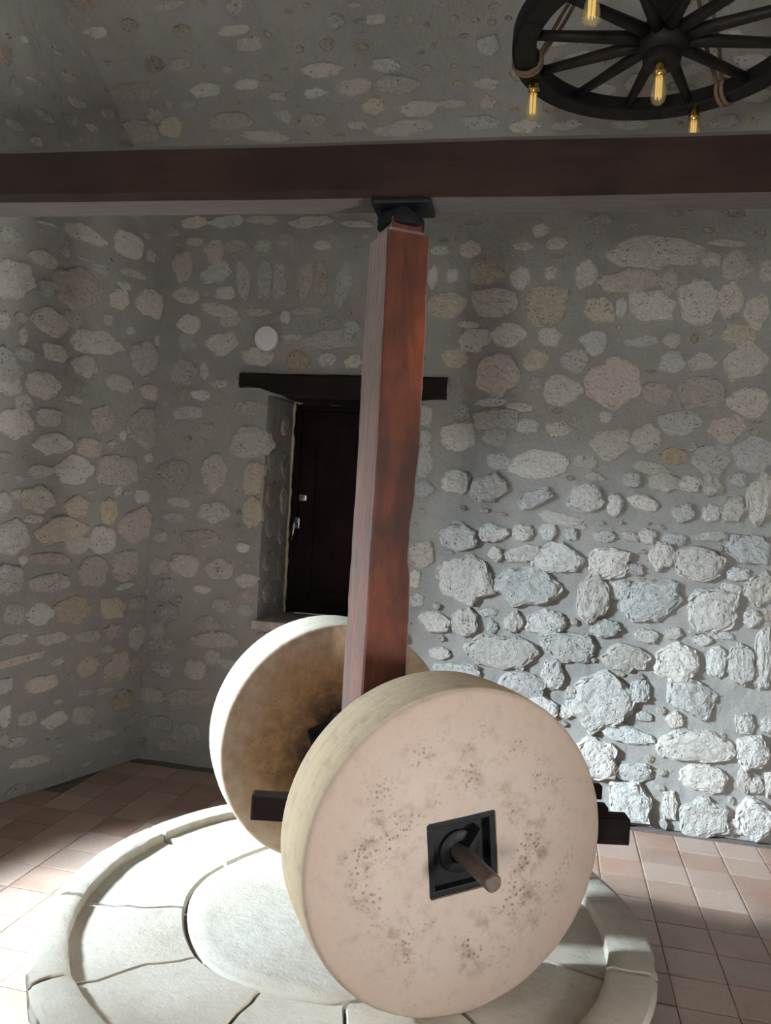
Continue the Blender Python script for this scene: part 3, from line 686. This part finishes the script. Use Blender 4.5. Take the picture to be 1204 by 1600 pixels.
# ------------------------------------------------------------------ floor tiles
BX, BY = -0.049, 2.295                               # centre of the mill bed
def in_view(p):
    v = p - Vector((0, 0, EYE)); z = v.dot(_f)
    if z < 0.3: return False
    return -60 < 602 + 1210 * v.dot(_X) / z < 1264 and 800 - 1210 * v.dot(_U) / z < 1680
FD = DB; FE = -NB                                    # tile rows follow the back wall
tv_ = [(-.5, -.5), (.5, -.5), (.5, .5), (-.5, .5)]
def tile_mesh(k):
    r = random.Random(k); bv = 0.006; w, h = 0.1955, 0.1815
    vs = []
    for inset, z in ((0, -0.012), (0, -0.0015), (bv, 0.0)):
        for a, b in tv_:
            vs.append((a * w - math.copysign(inset, a) + r.uniform(-.001, .001), b * h - math.copysign(inset, b) + r.uniform(-.001, .001), z))
    fs = [(8, 9, 10, 11), (3, 2, 1, 0)]
    for k2 in (0, 4):
        for i in range(4): fs.append((k2 + i, k2 + (i + 1) % 4, k2 + 4 + (i + 1) % 4, k2 + 4 + i))
    me = mesh('tile', vs, fs); me.materials.append(TILE); return me
TM = [tile_mesh(k) for k in range(6)]
cand = []
rt = random.Random(3)
d_hi = [A.dot(FE) - 0.0]
for i in range(-24, 16):
    for j in range(-12, 14):
        d, e = 0.496 + 0.199 * (i + 0.5), 3.505 + 0.185 * (j + 0.5)
        p = FD * d + FE * e
        q = p - A
        if q.dot(NB) < 0.085 or q.dot(NL) < 0.06: continue
        if p.y < -1.4 or (p - L0).dot(NE) > -0.1 and p.y < L0.y: continue
        if (p - N0).dot(Vector((0.977, -0.212, 0))) > -0.1: continue
        rr = math.hypot(p.x - BX, p.y - BY)
        if rr < 0.72: continue
        cand.append((0 if in_view(p) else 1, rr, p))
cand.sort(key=lambda c: (c[0], c[1]))
extra_v, extra_f = [], []
for k, (hid, rr, p) in enumerate(cand):
    me = TM[k % 6]
    M = Matrix(((FD.x, FE.x, 0, p.x), (FD.y, FE.y, 0, p.y), (0, 0, 1, 0.003 + rt.uniform(-.001, .001)), (0, 0, 0, 1)))
    f = rt.uniform(0.8, 1.15); c = rt.choice([(0.36, 0.225, 0.165), (0.40, 0.27, 0.205), (0.33, 0.19, 0.135), (0.42, 0.30, 0.24)])
    if k < 298:
        o = bpy.data.objects.new('tile', me); COL.objects.link(o); o.matrix_world = M; o.parent = floor
        o.color = (c[0] * f, c[1] * f, c[2] * f, 1)
    else:
        b = len(extra_v)
        extra_v += [M @ v.co for v in me.vertices]; extra_f += [tuple(b + i for i in pl.vertices) for pl in me.polygons]
if extra_f:
    o = link('distant_tiles', mesh('distant_tiles', extra_v, extra_f), TILE, floor); o['kind'] = 'stuff'
    o.color = (0.37, 0.24, 0.18, 1)

# ------------------------------------------------------------------ door in the back wall
FRM = lambda name, lo, hi, mat, parent, bevel=0.0: local_box(name, A, DB, NB, lo, hi, mat, parent, bevel)
dz0, dz1, ds0, ds1 = 0.905, 2.262, 0.752, 1.592
door = FRM('door_1', (ds0 + 0.075, -DEPTH - 0.05, dz0 + 0.02), (ds1 - 0.075, -DEPTH - 0.012, dz1 - 0.075), DOORW, None)
tag(door, 'small dark brown panelled door set deep in the back wall', kind='structure')
bm = bmesh.new()
Mx = Matrix(((DB.x, NB.x, 0, A.x), (DB.y, NB.y, 0, A.y), (0, 0, 1, 0), (0, 0, 0, 1)))
box_bm(bm, (ds0, -DEPTH - 0.06, dz0), (ds0 + 0.055, -DEPTH, dz1), Mx)
box_bm(bm, (ds1 - 0.055, -DEPTH - 0.06, dz0), (ds1, -DEPTH, dz1), Mx)
box_bm(bm, (ds0, -DEPTH - 0.06, dz1 - 0.055), (ds1, -DEPTH, dz1), Mx)
link('door_frame', bm_done(bm, 'door_frame', 0.004), DOORW, door)
for a, b in ((ds0 + 0.06, ds0 + 0.165), (ds1 - 0.165, ds1 - 0.06)):
    FRM('stile', (a, -DEPTH - 0.03, dz0 + 0.012), (b, -DEPTH - 0.002, dz1 - 0.06), DOORW, door, 0.004)
for a, b in ((dz0 + 0.012, dz0 + 0.15), (dz1 - 0.165, dz1 - 0.06)):
    FRM('rail', (ds0 + 0.165, -DEPTH - 0.03, a), (ds1 - 0.165, -DEPTH - 0.003, b), DOORW, door, 0.004)
for i in range(4):
    x0 = ds0 + 0.17 + i * 0.125
    FRM('panel_board', (x0, -DEPTH - 0.02, dz0 + 0.15), (x0 + 0.121, -DEPTH - 0.010, dz1 - 0.165), DOORW, door, 0.003)
# sealant bead around the frame
pts = []
r2 = random.Random(8)
for k in range(41): pts.append(A + DB * (ds0 + 0.004 + r2.uniform(-.004, .003)) - NB * (DEPTH - 0.006) + UP * (dz0 + (dz1 - dz0) * k / 40))
for k in range(1, 25): pts.append(A + DB * (ds0 + (ds1 - ds0) * k / 24) - NB * (DEPTH - 0.006) + UP * (dz1 - 0.006 + r2.uniform(-.002, .002)))
o = tube('sealant_bead', pts, [0.009 + r2.uniform(-.003, .004) for _ in pts], FOAM, door); o['label'] = 'cream sealant bead along the door frame'
def on_door(s, out, z): return A + DB * s - NB * (DEPTH - out) + UP * z
hs = 0.812
h = FRM('handle_plate', (hs - 0.016, -DEPTH - 0.004, 1.455), (hs + 0.016, -DEPTH + 0.008, 1.525), CHROME, door, 0.004)
h['label'] = 'bright metal handle plate'
o = tube('lever_handle', [on_door(hs, 0.006, 1.50), on_door(hs, 0.045, 1.50), on_door(hs - 0.004, 0.05, 1.48), on_door(hs - 0.012, 0.05, 1.385)],
         [0.009, 0.009, 0.010, 0.008], CHROME, door); o['label'] = 'bright metal lever hanging down'
o = FRM('lock_escutcheon', (hs + 0.005, -DEPTH - 0.004, 1.632), (hs + 0.055, -DEPTH + 0.008, 1.672), CHROME, door, 0.006); o['label'] = 'bright metal lock plate'
tube('lock_cylinder', [on_door(hs + 0.03, 0.0, 1.652), on_door(hs + 0.03, 0.022, 1.652)], 0.011, CHROME, door, 12)
FRM('door_sill', (0.705, -DEPTH, 0.865), (1.63, 0.03, 0.915), SILL, door, 0.008)['label'] = 'pale stone sill under the door'

# lintel: a dark rough-hewn timber over the recess
def hewn(name, n, sect, mat, parent=None):
    """sect(t) gives (lo_y, hi_y, lo_z, hi_z, x); loft of rounded rectangles along local x"""
    vs, fs = [], []
    for k in range(n + 1):
        y0, y1, z0, z1, x = sect(k / n)
        c = 0.12 * min(y1 - y0, z1 - z0)
        ring = [(y0 + c, z0), (y1 - c, z0), (y1, z0 + c), (y1, z1 - c), (y1 - c, z1), (y0 + c, z1), (y0, z1 - c), (y0, z0 + c)]
        vs += [(x, a, b) for a, b in ring]
    for k in range(n):
        for i in range(8):
            j = (i + 1) % 8
            fs.append((k * 8 + i, k * 8 + j, k * 8 + 8 + j, k * 8 + 8 + i))
    fs.append(tuple(range(7, -1, -1))); fs.append(tuple(n * 8 + i for i in range(8)))
    bm = bmesh.new(); bm.from_mesh(mesh(name, vs, fs))
    return link(name, bm_done(bm, name), mat, parent)
def lintel_s(t):
    x = 0.552 + t * 1.235
    low = 2.286 - 0.055 * max(0, min(1, (t - 0.10) / 0.16)) + 0.012 * max(0, min(1, (t - 0.85) / 0.1))
    top = 2.372 - 0.004 * t + 0.006 * noise.noise(Vector((t * 7, 3, 0)))
    return (-0.035 + 0.006 * noise.noise(Vector((t * 6, 0, 1))), 0.30, low + 0.006 * noise.noise(Vector((t * 9, 0, 0))), top, x)
lin = hewn('lintel', 30, lintel_s, DARKW)
frame(lin, A, DB, -NB, UP)
tag(lin, 'dark rough-hewn timber lintel over the small door', 'lintel', kind='thing')

# round lamp on the wall
wl = empty('wall_lamp', A + DB * 0.71 + NB * 0.012 + UP * 2.573)
tag(wl, 'small round white lamp on the back wall above the door lintel', 'lamp')
wl.matrix_world = Matrix(((DB.x, 0, NB.x, wl.location.x), (DB.y, 0, NB.y, wl.location.y), (0, 1, 0, wl.location.z), (0, 0, 0, 1)))
lathe('lamp_rim', [(0.066, -0.01), (0.070, 0.0), (0.070, 0.03), (0.066, 0.034), (0.061, 0.034), (0.060, 0.028)], LAMPRIM, wl, 40)
lathe('diffuser', [(0.060, 0.0), (0.060, 0.030), (0.045, 0.036), (0.02, 0.039), (0.004, 0.0395)], DIFFUSER, wl, 40)

# ------------------------------------------------------------------ ceiling beam
BD = Vector((math.cos(R(-9.67)), math.sin(R(-9.67)), 0)); BN = Vector((BD.y, -BD.x, 0))   # BN towards the camera
BO = Vector((0.0, 2.295, 2.534))
def beam_s(t):
    x = -2.72 + 4.87 * t
    a = noise.noise(Vector((x * 1.3, 1, 0))); b = noise.noise(Vector((x * 1.1, 5, 0))); c = noise.noise(Vector((x * 1.7, 9, 0)))
    return (-0.060 + 0.008 * a, 0.092 + 0.008 * b, 0.0 + 0.004 * c, 0.166 + 0.006 * noise.noise(Vector((x * 1.5, 13, 0))), x)
beam = hewn('ceiling_beam', 60, beam_s, BEAMW)
frame(beam, BO, BD, -BN, UP)
tag(beam, 'long dark brown timber beam crossing the room above the mill', 'beam', kind='thing')

# ------------------------------------------------------------------ mill bed
ZP, ZB, RB = 0.45, 0.42, 0.874
bed = empty('mill_bed', (BX, BY, 0))
tag(bed, 'round pale stone mill bed with raised rim, under the two millstones', 'mill bed')
def r_core(a): return 0.447 + 0.055 * math.cos(a - R(130)) + 0.004 * math.sin(7 * a)
def r_groove(a): return 0.762 + 0.022 * math.cos(a - R(140)) + 0.004 * noise.noise(Vector((math.cos(a) * 9, math.sin(a) * 9, 2))) + 0.004 * noise.noise(Vector((math.cos(a) * 25, math.sin(a) * 25, 2)))
def bed_noise(x, y): return 0.0035 * noise.noise(Vector((x * 6, y * 6, 0))) + 0.002 * noise.noise(Vector((x * 19, y * 19, 4)))
def joint_wob(k, r): return (0.020 * noise.noise(Vector((r * 9, k * 7.3, 0))) + 0.010 * noise.noise(Vector((r * 30, k * 7.3, 5)))) / max(r, 0.3)
# central stone
vs, fs = [(0, 0, ZB + 0.004)], []
NA = 96; rings = [0.1, 0.25, 0.4, 0.55, 0.7, 0.8, 0.88, 0.94, 0.97, 0.985]
for t in rings + [0.99, 0.99]:
    for i in range(NA):
        a = 2 * math.pi * i / NA; r = r_core(a) * t
        x, y = r * math.cos(a), r * math.sin(a)
        z = ZB + 0.004 + bed_noise(x, y) - (0.006 if t > 0.96 else 0)
        if len(vs) > len(rings) * NA: z = ZB - 0.028
        vs.append((x, y, z))
nr = len(rings) + 2
for i in range(NA): fs.append((0, 1 + i, 1 + (i + 1) % NA))
for k in range(nr - 1):
    for i in range(NA):
        a, b = 1 + k * NA + i, 1 + k * NA + (i + 1) % NA
        fs.append((a, a + NA, b + NA, b))
o = link('centre_stone', mesh('centre_stone', vs, fs), BED, bed, smooth=True); o['label'] = 'round centre stone of the bed'
JOINTS = [-178, -148.5, -118, -88, -55, -20, 17, 50, 84, 116, 148]
def segment(k):
    a0, a1 = R(JOINTS[k]), R(JOINTS[(k + 1) % len(JOINTS)])
    if a1 < a0: a1 += 2 * math.pi
    na = max(8, int((a1 - a0) / R(1.6)))
    gap = 0.0038; drop = 0.003 * math.sin(k * 2.3)
    prof = []                                        # (radius function, z function)
    tt = [0, .02, .06, .14, .28, .42, .56, .7, .82, .92, 1.0]
    cols = []
    us = [0, 0.012] + [(i + 1) / (na - 1) for i in range(na - 3)] + [0.988, 1.0]
    na = len(us) - 1
    for i, u in enumerate(us):
        col = []
        aa = a0 + (a1 - a0) * u
        rg = r_groove(aa); rc = r_core(aa) + 0.004
        rad = [rc] + [rc + (rg - rc) * t for t in tt] + [rg + 0.004, rg + 0.016, rg + 0.05, RB - 0.03, RB - 0.012, RB - 0.002, RB - 0.004, RB - 0.012, RB - 0.035, RB - 0.05, rc]
        zz = [ZB - 0.03, ZB - 0.007] + [ZB] * 9 + [ZB] + [ZP - 0.004, ZP + 0.001, ZP + 0.002, ZP, ZP - 0.003, ZP - 0.016, ZP - 0.06, ZP - 0.1, ZP - 0.135, ZP - 0.165, ZP - 0.165]
        for q, (r, z) in enumerate(zip(rad, zz)):
            w0 = joint_wob(k, r) + gap / r; w1 = joint_wob((k + 1) % len(JOINTS), r) - gap / r
            a = (a0 + w0) + (a1 + w1 - a0 - w0) * u
            jag = noise.noise(Vector((math.cos(a) * 11, math.sin(a) * 11, z * 14)))
            if q >= 17: r += 0.014 * jag * (1 if 18 <= q <= 21 else 0.4)
            x, y = r * math.cos(a), r * math.sin(a)
            if 1 <= q <= 16: z += bed_noise(x, y) + (drop if q < 12 else 0)
            if (i == 0 or i == na) and 1 <= q <= 16: z -= 0.009
            col.append((x, y, z))
        cols.append(col)
    m = len(cols[0]); vs = [p for c in cols for p in c]; fs = []
    for i in range(na):
        for q in range(m):
            p = (q + 1) % m
            fs.append((i * m + q, (i + 1) * m + q, (i + 1) * m + p, i * m + p))
    fs.append(tuple(range(m))); fs.append(tuple(na * m + q for q in range(m - 1, -1, -1)))
    bm = bmesh.new(); bm.from_mesh(mesh('bed_stone', vs, fs))
    o = link('bed_stone', bm_done(bm, 'bed_stone'), BED, bed)
    for pl in o.data.polygons: pl.use_smooth = len(pl.vertices) == 4
    try: o.data.set_sharp_from_angle(angle=R(38))
    except Exception: pass
for k in range(len(JOINTS)): segment(k)
# mortar bed in the joints and the plastered drum below
lathe('joint_mortar', [(RB - 0.06, 0.25), (RB - 0.06, ZB - 0.022)], GROUT, bed, 64)
lathe('base_drum', [(0.885, 0.0), (0.880, 0.15), (0.872, 0.27), (0.84, 0.288)], PLASTER, bed, 72)['label'] = 'pale plastered drum below the bed stones'

# ------------------------------------------------------------------ millstones
YAW = R(-68.7)
AXN = Vector((math.cos(YAW), math.sin(YAW), 0)); AXM = Vector((-math.sin(YAW), math.cos(YAW), 0))
PC = Vector((BX + 0.02, BY, 0))                      # axle meets the post here
def millstone(name, rad, thick, hole, rot, mat, seed):
    """wheel about local Z, front face at z = 0, back face at z = -thick, square hole through the middle"""
    n = 96
    def sqr(a):
        b = (a - rot + math.pi / 4) % (math.pi / 2) - math.pi / 4
        return hole / math.cos(b)
    e = 0.015
    def prof(front):
        s = [(0.0, 0.0), (0.12, 0.001), (0.3, 0.002), (0.55, 0.001), (0.8, -0.001), (0.93, -0.003)]
        return s
    ringsF = [(k, z) for k, z in prof(True)]
    vs, fs, idx = [], [], []
    def ring(fr, fz):
        b = len(vs)
        for i in range(n):
            a = 2 * math.pi * i / n
            r = fr(a); z = fz
            x, y = r * math.cos(a), r * math.sin(a)
            d = 0.0022 * noise.noise(Vector((x * 9, y * 9, z * 9 + seed))) + 0.0012 * noise.noise(Vector((x * 26, y * 26, z * 26 + seed)))
            vs.append((x * (1 + d), y * (1 + d), z + d))
        idx.append(b)
    for k, z in ringsF: ring(lambda a, k=k: sqr(a) + (rad - e - sqr(a)) * k, z)
    for q in (0, 25, 50, 75, 90): ring(lambda a, q=q: rad - e + e * math.sin(R(q)), -0.004 - e + e * math.cos(R(q)))
    for t in (0.25, 0.5, 0.75): ring(lambda a, t=t: rad + 0.004 * math.sin(math.pi * t), -0.004 - e - (thick - 0.008 - 2 * e) * t)
    for q in (90, 65, 40, 15, 0): ring(lambda a, q=q: rad - e + e * math.sin(R(q)), -(thick - 0.004 - e) - e * math.cos(R(q)))
    for k, z in reversed(ringsF): ring(lambda a, k=k: sqr(a) + (rad - e - sqr(a)) * k, -thick - z)
    m = len(idx)
    for k in range(m):
        p, q = idx[k], idx[(k + 1) % m]
        for i in range(n):
            j = (i + 1) % n
            fs.append((p + i, q + i, q + j, p + j))
    bm = bmesh.new(); bm.from_mesh(mesh(name, vs, fs))
    o = link(name, bm_done(bm, name), mat)
    for pl in o.data.polygons: pl.use_smooth = True
    try: o.data.set_sharp_from_angle(angle=R(50))
    except Exception: pass
    return o

def hub_fittings(stone, hole, rot, z0, sgn):
    """black iron box plate sunk in the square hole, with a raised washer and a wedge; returns nothing"""
    c, s = math.cos(rot), math.sin(rot)
    M = Matrix(((c, -s, 0, 0), (s, c, 0, 0), (0, 0, 1, 0), (0, 0, 0, 1)))
    bm = bmesh.new()
    h = hole - 0.001
    for lo, hi in (((-h, -h, -.05), (h, -h + .016, -.004)), ((-h, h - .016, -.05), (h, h, -.004)),
                   ((-h, -h + .016, -.05), (-h + .016, h - .016, -.004)), ((h - .016, -h + .016, -.05), (h, h - .016, -.004))):
        box_bm(bm, (lo[0], lo[1], z0 + sgn * lo[2]) if sgn > 0 else (lo[0], lo[1], z0 - hi[2]),
               (hi[0], hi[1], z0 + hi[2]) if sgn > 0 else (hi[0], hi[1], z0 - lo[2]), M)
    link('hub_frame', bm_done(bm, 'hub_frame', 0.003), IRON, stone)
    bm = bmesh.new(); za, zb_ = sorted((z0 - sgn * 0.055, z0 - sgn * 0.026))
    box_bm(bm, (-h + .012, -h + .012, za), (h - .012, h - .012, zb_), M)
    pl = link('hub_plate', bm_done(bm, 'hub_plate', 0.004), IRON, stone)
    zz = [z0 - sgn * 0.030, z0 - sgn * 0.018]
    prof = [(0.052, zz[0]), (0.052, zz[1]), (0.047, zz[1] + sgn * 0.004), (0.028, zz[1] + sgn * 0.004), (0.026, zz[1] - sgn * 0.004)]
    lathe('washer', prof, IRON, stone, 32)
    bm = bmesh.new(); za, zb_ = sorted((z0 - sgn * 0.03, z0 + sgn * 0.012))
    M2 = M @ Matrix.Rotation(R(-38), 4, 'Z')
    box_bm(bm, (-0.004, 0.018, za), (0.004, 0.072, zb_), M2)
    link('wedge', bm_done(bm, 'wedge', 0.001), IRON, stone)

RN, TN = 0.397, 0.215
C1 = PC + AXN * 0.54 + UP * (ZB + RN + 0.003)
near = millstone('millstone', RN, TN, 0.092, R(6), NEAR, 1.0)
frame(near, Vector((0.229, 1.838, ZB + RN + 0.004)), AXM, UP, AXN)
tag(near, 'front millstone with iron plate in a square hole, nearest on the bed', 'millstone', 'millstones standing on the mill bed')
hub_fittings(near, 0.092, R(6), 0.0, 1)
RF, TF = 0.404, 0.226
far = millstone('millstone', RF, TF, 0.092, R(20), FAR, 7.0)
frame(far, Vector((-0.112, 2.606, ZB + RF + 0.004)), AXM, UP, AXN)
tag(far, 'rear millstone with brown stained inner face, half hidden behind the post', 'millstone', 'millstones standing on the mill bed')
hub_fittings(far, 0.092, R(20), 0.0, 1)

# ------------------------------------------------------------------ turning post with axle and bars
post = empty('mill_post', (0.0, 2.295, 0.0))
tag(post, 'tall reddish brown squared timber post rising from the bed to the beam', 'post')
TAB = [(0.452, -.072, .066, -.103), (0.8, -.072, .065, -.103), (1.137, -.071, .064, -.103), (1.329, -.068, .065, -.102), (1.42, -.067, .063, -.102),
       (1.493, -.068, .052, -.096), (1.566, -.066, .053, -.102), (1.694, -.063, .063, -.101), (1.822, -.063, .070, -.101),
       (1.949, -.062, .068, -.105), (2.076, -.064, .069, -.101), (2.258, -.064, .066, -.095), (2.399, -.065, .066, -.083), (2.425, -.065, .066, -.080)]
def tab(z):
    for a, b in zip(TAB[:-1], TAB[1:]):
        if z <= b[0]:
            t = (z - a[0]) / (b[0] - a[0]); t = t * t * (3 - 2 * t)
            return [a[i] + (b[i] - a[i]) * t for i in (1, 2, 3)]
    return TAB[-1][1:]
vs, fs = [], []
NZ = 90
for k in range(NZ + 1):
    z = 0.452 + (2.425 - 0.452) * k / NZ
    a0, a1, b0 = tab(z); b1 = 0.072
    wob = lambda q: 0.0018 * noise.noise(Vector((q, z * 9, 0))) + 0.001 * noise.noise(Vector((q, z * 30, 3)))
    a0 += wob(1); a1 += wob(2) * 1.5; b0 += wob(3); b1 += wob(4)
    c = 0.005
    ring = [(a0 + c, b1), (a0, b1 - c), (a0, b0 + c), (a0 + c, b0), (a1 - c, b0), (a1, b0 + c), (a1, b1 - c), (a1 - c, b1)]
    for a, b in ring: vs.append(AXM * a + AXN * b + UP * z)
for k in range(NZ):
    for i in range(8):
        j = (i + 1) % 8
        fs.append((k * 8 + i, k * 8 + j, k * 8 + 8 + j, k * 8 + 8 + i))
fs.append(tuple(range(7, -1, -1))); fs.append(tuple(NZ * 8 + i for i in range(8)))
bm = bmesh.new(); bm.from_mesh(mesh('timber', vs, fs))
link('timber', bm_done(bm, 'timber'), POSTW, post)
# cut shoulder at the top, iron ring, pivot and plate
vs, fs = [], []
for z, g in ((2.424, 0.0), (2.440, 0.012), (2.472, 0.012)):
    for a, b in ((-.060 + g, .066 - g), (-.060 + g, -.074 + g), (.058 - g, -.074 + g), (.058 - g, .066 - g)): vs.append(AXM * a + AXN * b + UP * z)
for k in (0, 4):
    for i in range(4): fs.append((k + i, k + (i + 1) % 4, k + 4 + (i + 1) % 4, k + 4 + i))
fs += [(3, 2, 1, 0), (8, 9, 10, 11)]
bm = bmesh.new(); bm.from_mesh(mesh('tenon', vs, fs)); link('tenon', bm_done(bm, 'tenon', 0.004), POSTW, post)
o = lathe('iron_ring', [(0.060, 2.452), (0.069, 2.456), (0.070, 2.478), (0.064, 2.492), (0.050, 2.497)], IRON, post, 36); o['label'] = 'black iron ring at the top of the post'
lathe('pivot', [(0.032, 2.49), (0.032, 2.515)], IRON, post, 20)
bm = bmesh.new(); MB_ = Matrix(((BD.x, BN.x, 0, 0.004), (BD.y, BN.y, 0, -0.01), (0, 0, 1, 0), (0, 0, 0, 1)))
box_bm(bm, (-0.088, -0.075, 2.512), (0.088, 0.05, 2.530), MB_)
link('top_plate', bm_done(bm, 'top_plate', 0.008), IRON, post)
# axle through both stones
rel = lambda v: v - Vector((0, 2.295, 0))
ca = Vector((0.229, 1.838, ZB + RN + 0.004)); cb = Vector((-0.112, 2.606, ZB + RF + 0.004))
o = tube('axle', [rel(cb - AXN * 0.34), rel(cb), rel(ca), rel(ca + AXN * 0.145), rel(ca + AXN * 0.149)], [0.021, 0.021, 0.021, 0.0205, 0.017], SHAFT, post, 24)
o['label'] = 'round steel axle end sticking out of the front millstone'
for p in o.data.polygons: p.use_smooth = len(p.vertices) == 4
o.data.set_sharp_from_angle(angle=R(40))
bm = bmesh.new(); box_bm(bm, (-0.350, -0.026, 0.694), (0.700, 0.026, 0.766)); box_bm(bm, (0.600, -0.03, 0.680), (0.768, 0.03, 0.757))
o = link('cross_bar', bm_done(bm, 'cross_bar', 0.005), DARKW, post)
bm = bmesh.new(); box_bm(bm, (0.60, -0.024, 0.757), (0.703, 0.024, 0.786)); link('bar_block', bm_done(bm, 'bar_block', 0.004), DARKW, post)
bm = bmesh.new(); box_bm(bm, (0.06, -0.016, 0.806), (0.684, 0.016, 0.846)); link('upper_bar', bm_done(bm, 'upper_bar', 0.004), DARKW, post)

# ------------------------------------------------------------------ cart wheel chandelier
CH = Vector((0.887, 2.748, 3.30)); RW = 0.518
ch = empty('wheel_chandelier', CH)
tag(ch, 'black cart wheel chandelier with amber bulbs, hung on ropes at top right', 'chandelier')
def arc_piece(a0, a1, r0, r1, z0, z1, n):
    vs, fs = [], []; c = 0.006
    for k in range(n + 1):
        a = a0 + (a1 - a0) * k / n
        for r, z in ((r0 + c, z0), (r1 - c, z0), (r1, z0 + c), (r1, z1 - c), (r1 - c, z1), (r0 + c, z1), (r0, z1 - c), (r0, z0 + c)):
            vs.append((r * math.cos(a), r * math.sin(a), z))
    for k in range(n):
        for i in range(8):
            j = (i + 1) % 8
            fs.append((k * 8 + i, k * 8 + j, k * 8 + 8 + j, k * 8 + 8 + i))
    fs.append(tuple(range(7, -1, -1))); fs.append(tuple(n * 8 + i for i in range(8)))
    return vs, fs
for k in range(6):
    v_, f_ = arc_piece(R(60 * k + 12), R(60 * k + 71.7), RW - 0.078, RW, 0.0, 0.062, 18)
    bm = bmesh.new(); bm.from_mesh(mesh('rim_felloe', v_, f_)); link('rim_felloe', bm_done(bm, 'rim_felloe'), WHEELW, ch)
v_, f_ = arc_piece(0, 2 * math.pi, RW, RW + 0.006, 0.004, 0.058, 96)
bm = bmesh.new(); bm.from_mesh(mesh('iron_tyre', v_, f_)); link('iron_tyre', bm_done(bm, 'iron_tyre'), IRON, ch)
lathe('wheel_hub', [(0.030, -0.062), (0.056, -0.062), (0.064, -0.055), (0.066, -0.03), (0.062, -0.022), (0.078, -0.008), (0.086, 0.005), (0.086, 0.058),
                    (0.076, 0.072), (0.056, 0.10), (0.050, 0.16), (0.054, 0.165), (0.054, 0.19), (0.042, 0.20)], WHEELW, ch, 32)
for k in range(12):
    a = R(178 - 30 * k); d = Vector((math.cos(a), math.sin(a), 0))
    tube('spoke', [d * 0.07 + UP * 0.032, d * 0.16 + UP * 0.032, d * 0.30 + UP * 0.031, d * (RW - 0.07) + UP * 0.031], [0.024, 0.022, 0.019, 0.017], WHEELW, ch, 10)
def bulb(loc, drop=0.0):
    b = empty('light_bulb', loc, ch)
    lathe('socket', [(0.010, 0.0), (0.017, -0.004), (0.019, -0.012), (0.019, -0.030), (0.023, -0.033), (0.023, -0.040), (0.018, -0.044), (0.016, -0.054)], BRASS, b, 20)
    lathe('glass', [(0.0135, -0.05), (0.015, -0.062), (0.022, -0.085), (0.0265, -0.108), (0.027, -0.122), (0.022, -0.139), (0.012, -0.149), (0.003, -0.152)], AMBER, b, 24)
    fb = bmesh.new()
    for q in range(6):
        a = q * math.pi / 3; x, y = 0.010 * math.cos(a), 0.010 * math.sin(a)
        box_bm(fb, (x - .0016, y - .0016, -0.128), (x + .0016, y + .0016, -0.055))
    link('filament', bm_done(fb, 'filament'), FILAM, b)
    return b
for ang in (147.7, 55.6, -134.5, -40):
    a = R(ang); bulb((0.478 * math.cos(a), 0.478 * math.sin(a), 0.004))
bulb((-0.012, -0.02, -0.060))
APEX = Vector((0.0, 0.0, 0.78))
for ang in (157, 42, -125, -48):
    a = R(ang); d = Vector((math.cos(a), math.sin(a), 0)); t = Vector((-d.y, d.x, 0))
    for w in (-0.010, 0.010):
        loop = [d * (RW - 0.038) + t * w + d * (0.052 * math.cos(q)) + UP * (0.031 + 0.044 * math.sin(q)) for q in [2 * math.pi * i / 16 for i in range(17)]]
        tube('rope_wrap', loop, 0.008, ROPE, ch, 6)
        tube('rope', [d * (RW - 0.085) + t * w + UP * 0.05, d * (RW - 0.16) + t * w * 2.4 + UP * 0.17, APEX + t * w * 1.2], 0.0075, ROPE, ch, 6)
tube('hanging_chain', [APEX - UP * 0.02, APEX + UP * 0.45, APEX + UP * 0.9], 0.012, IRON, ch, 8)
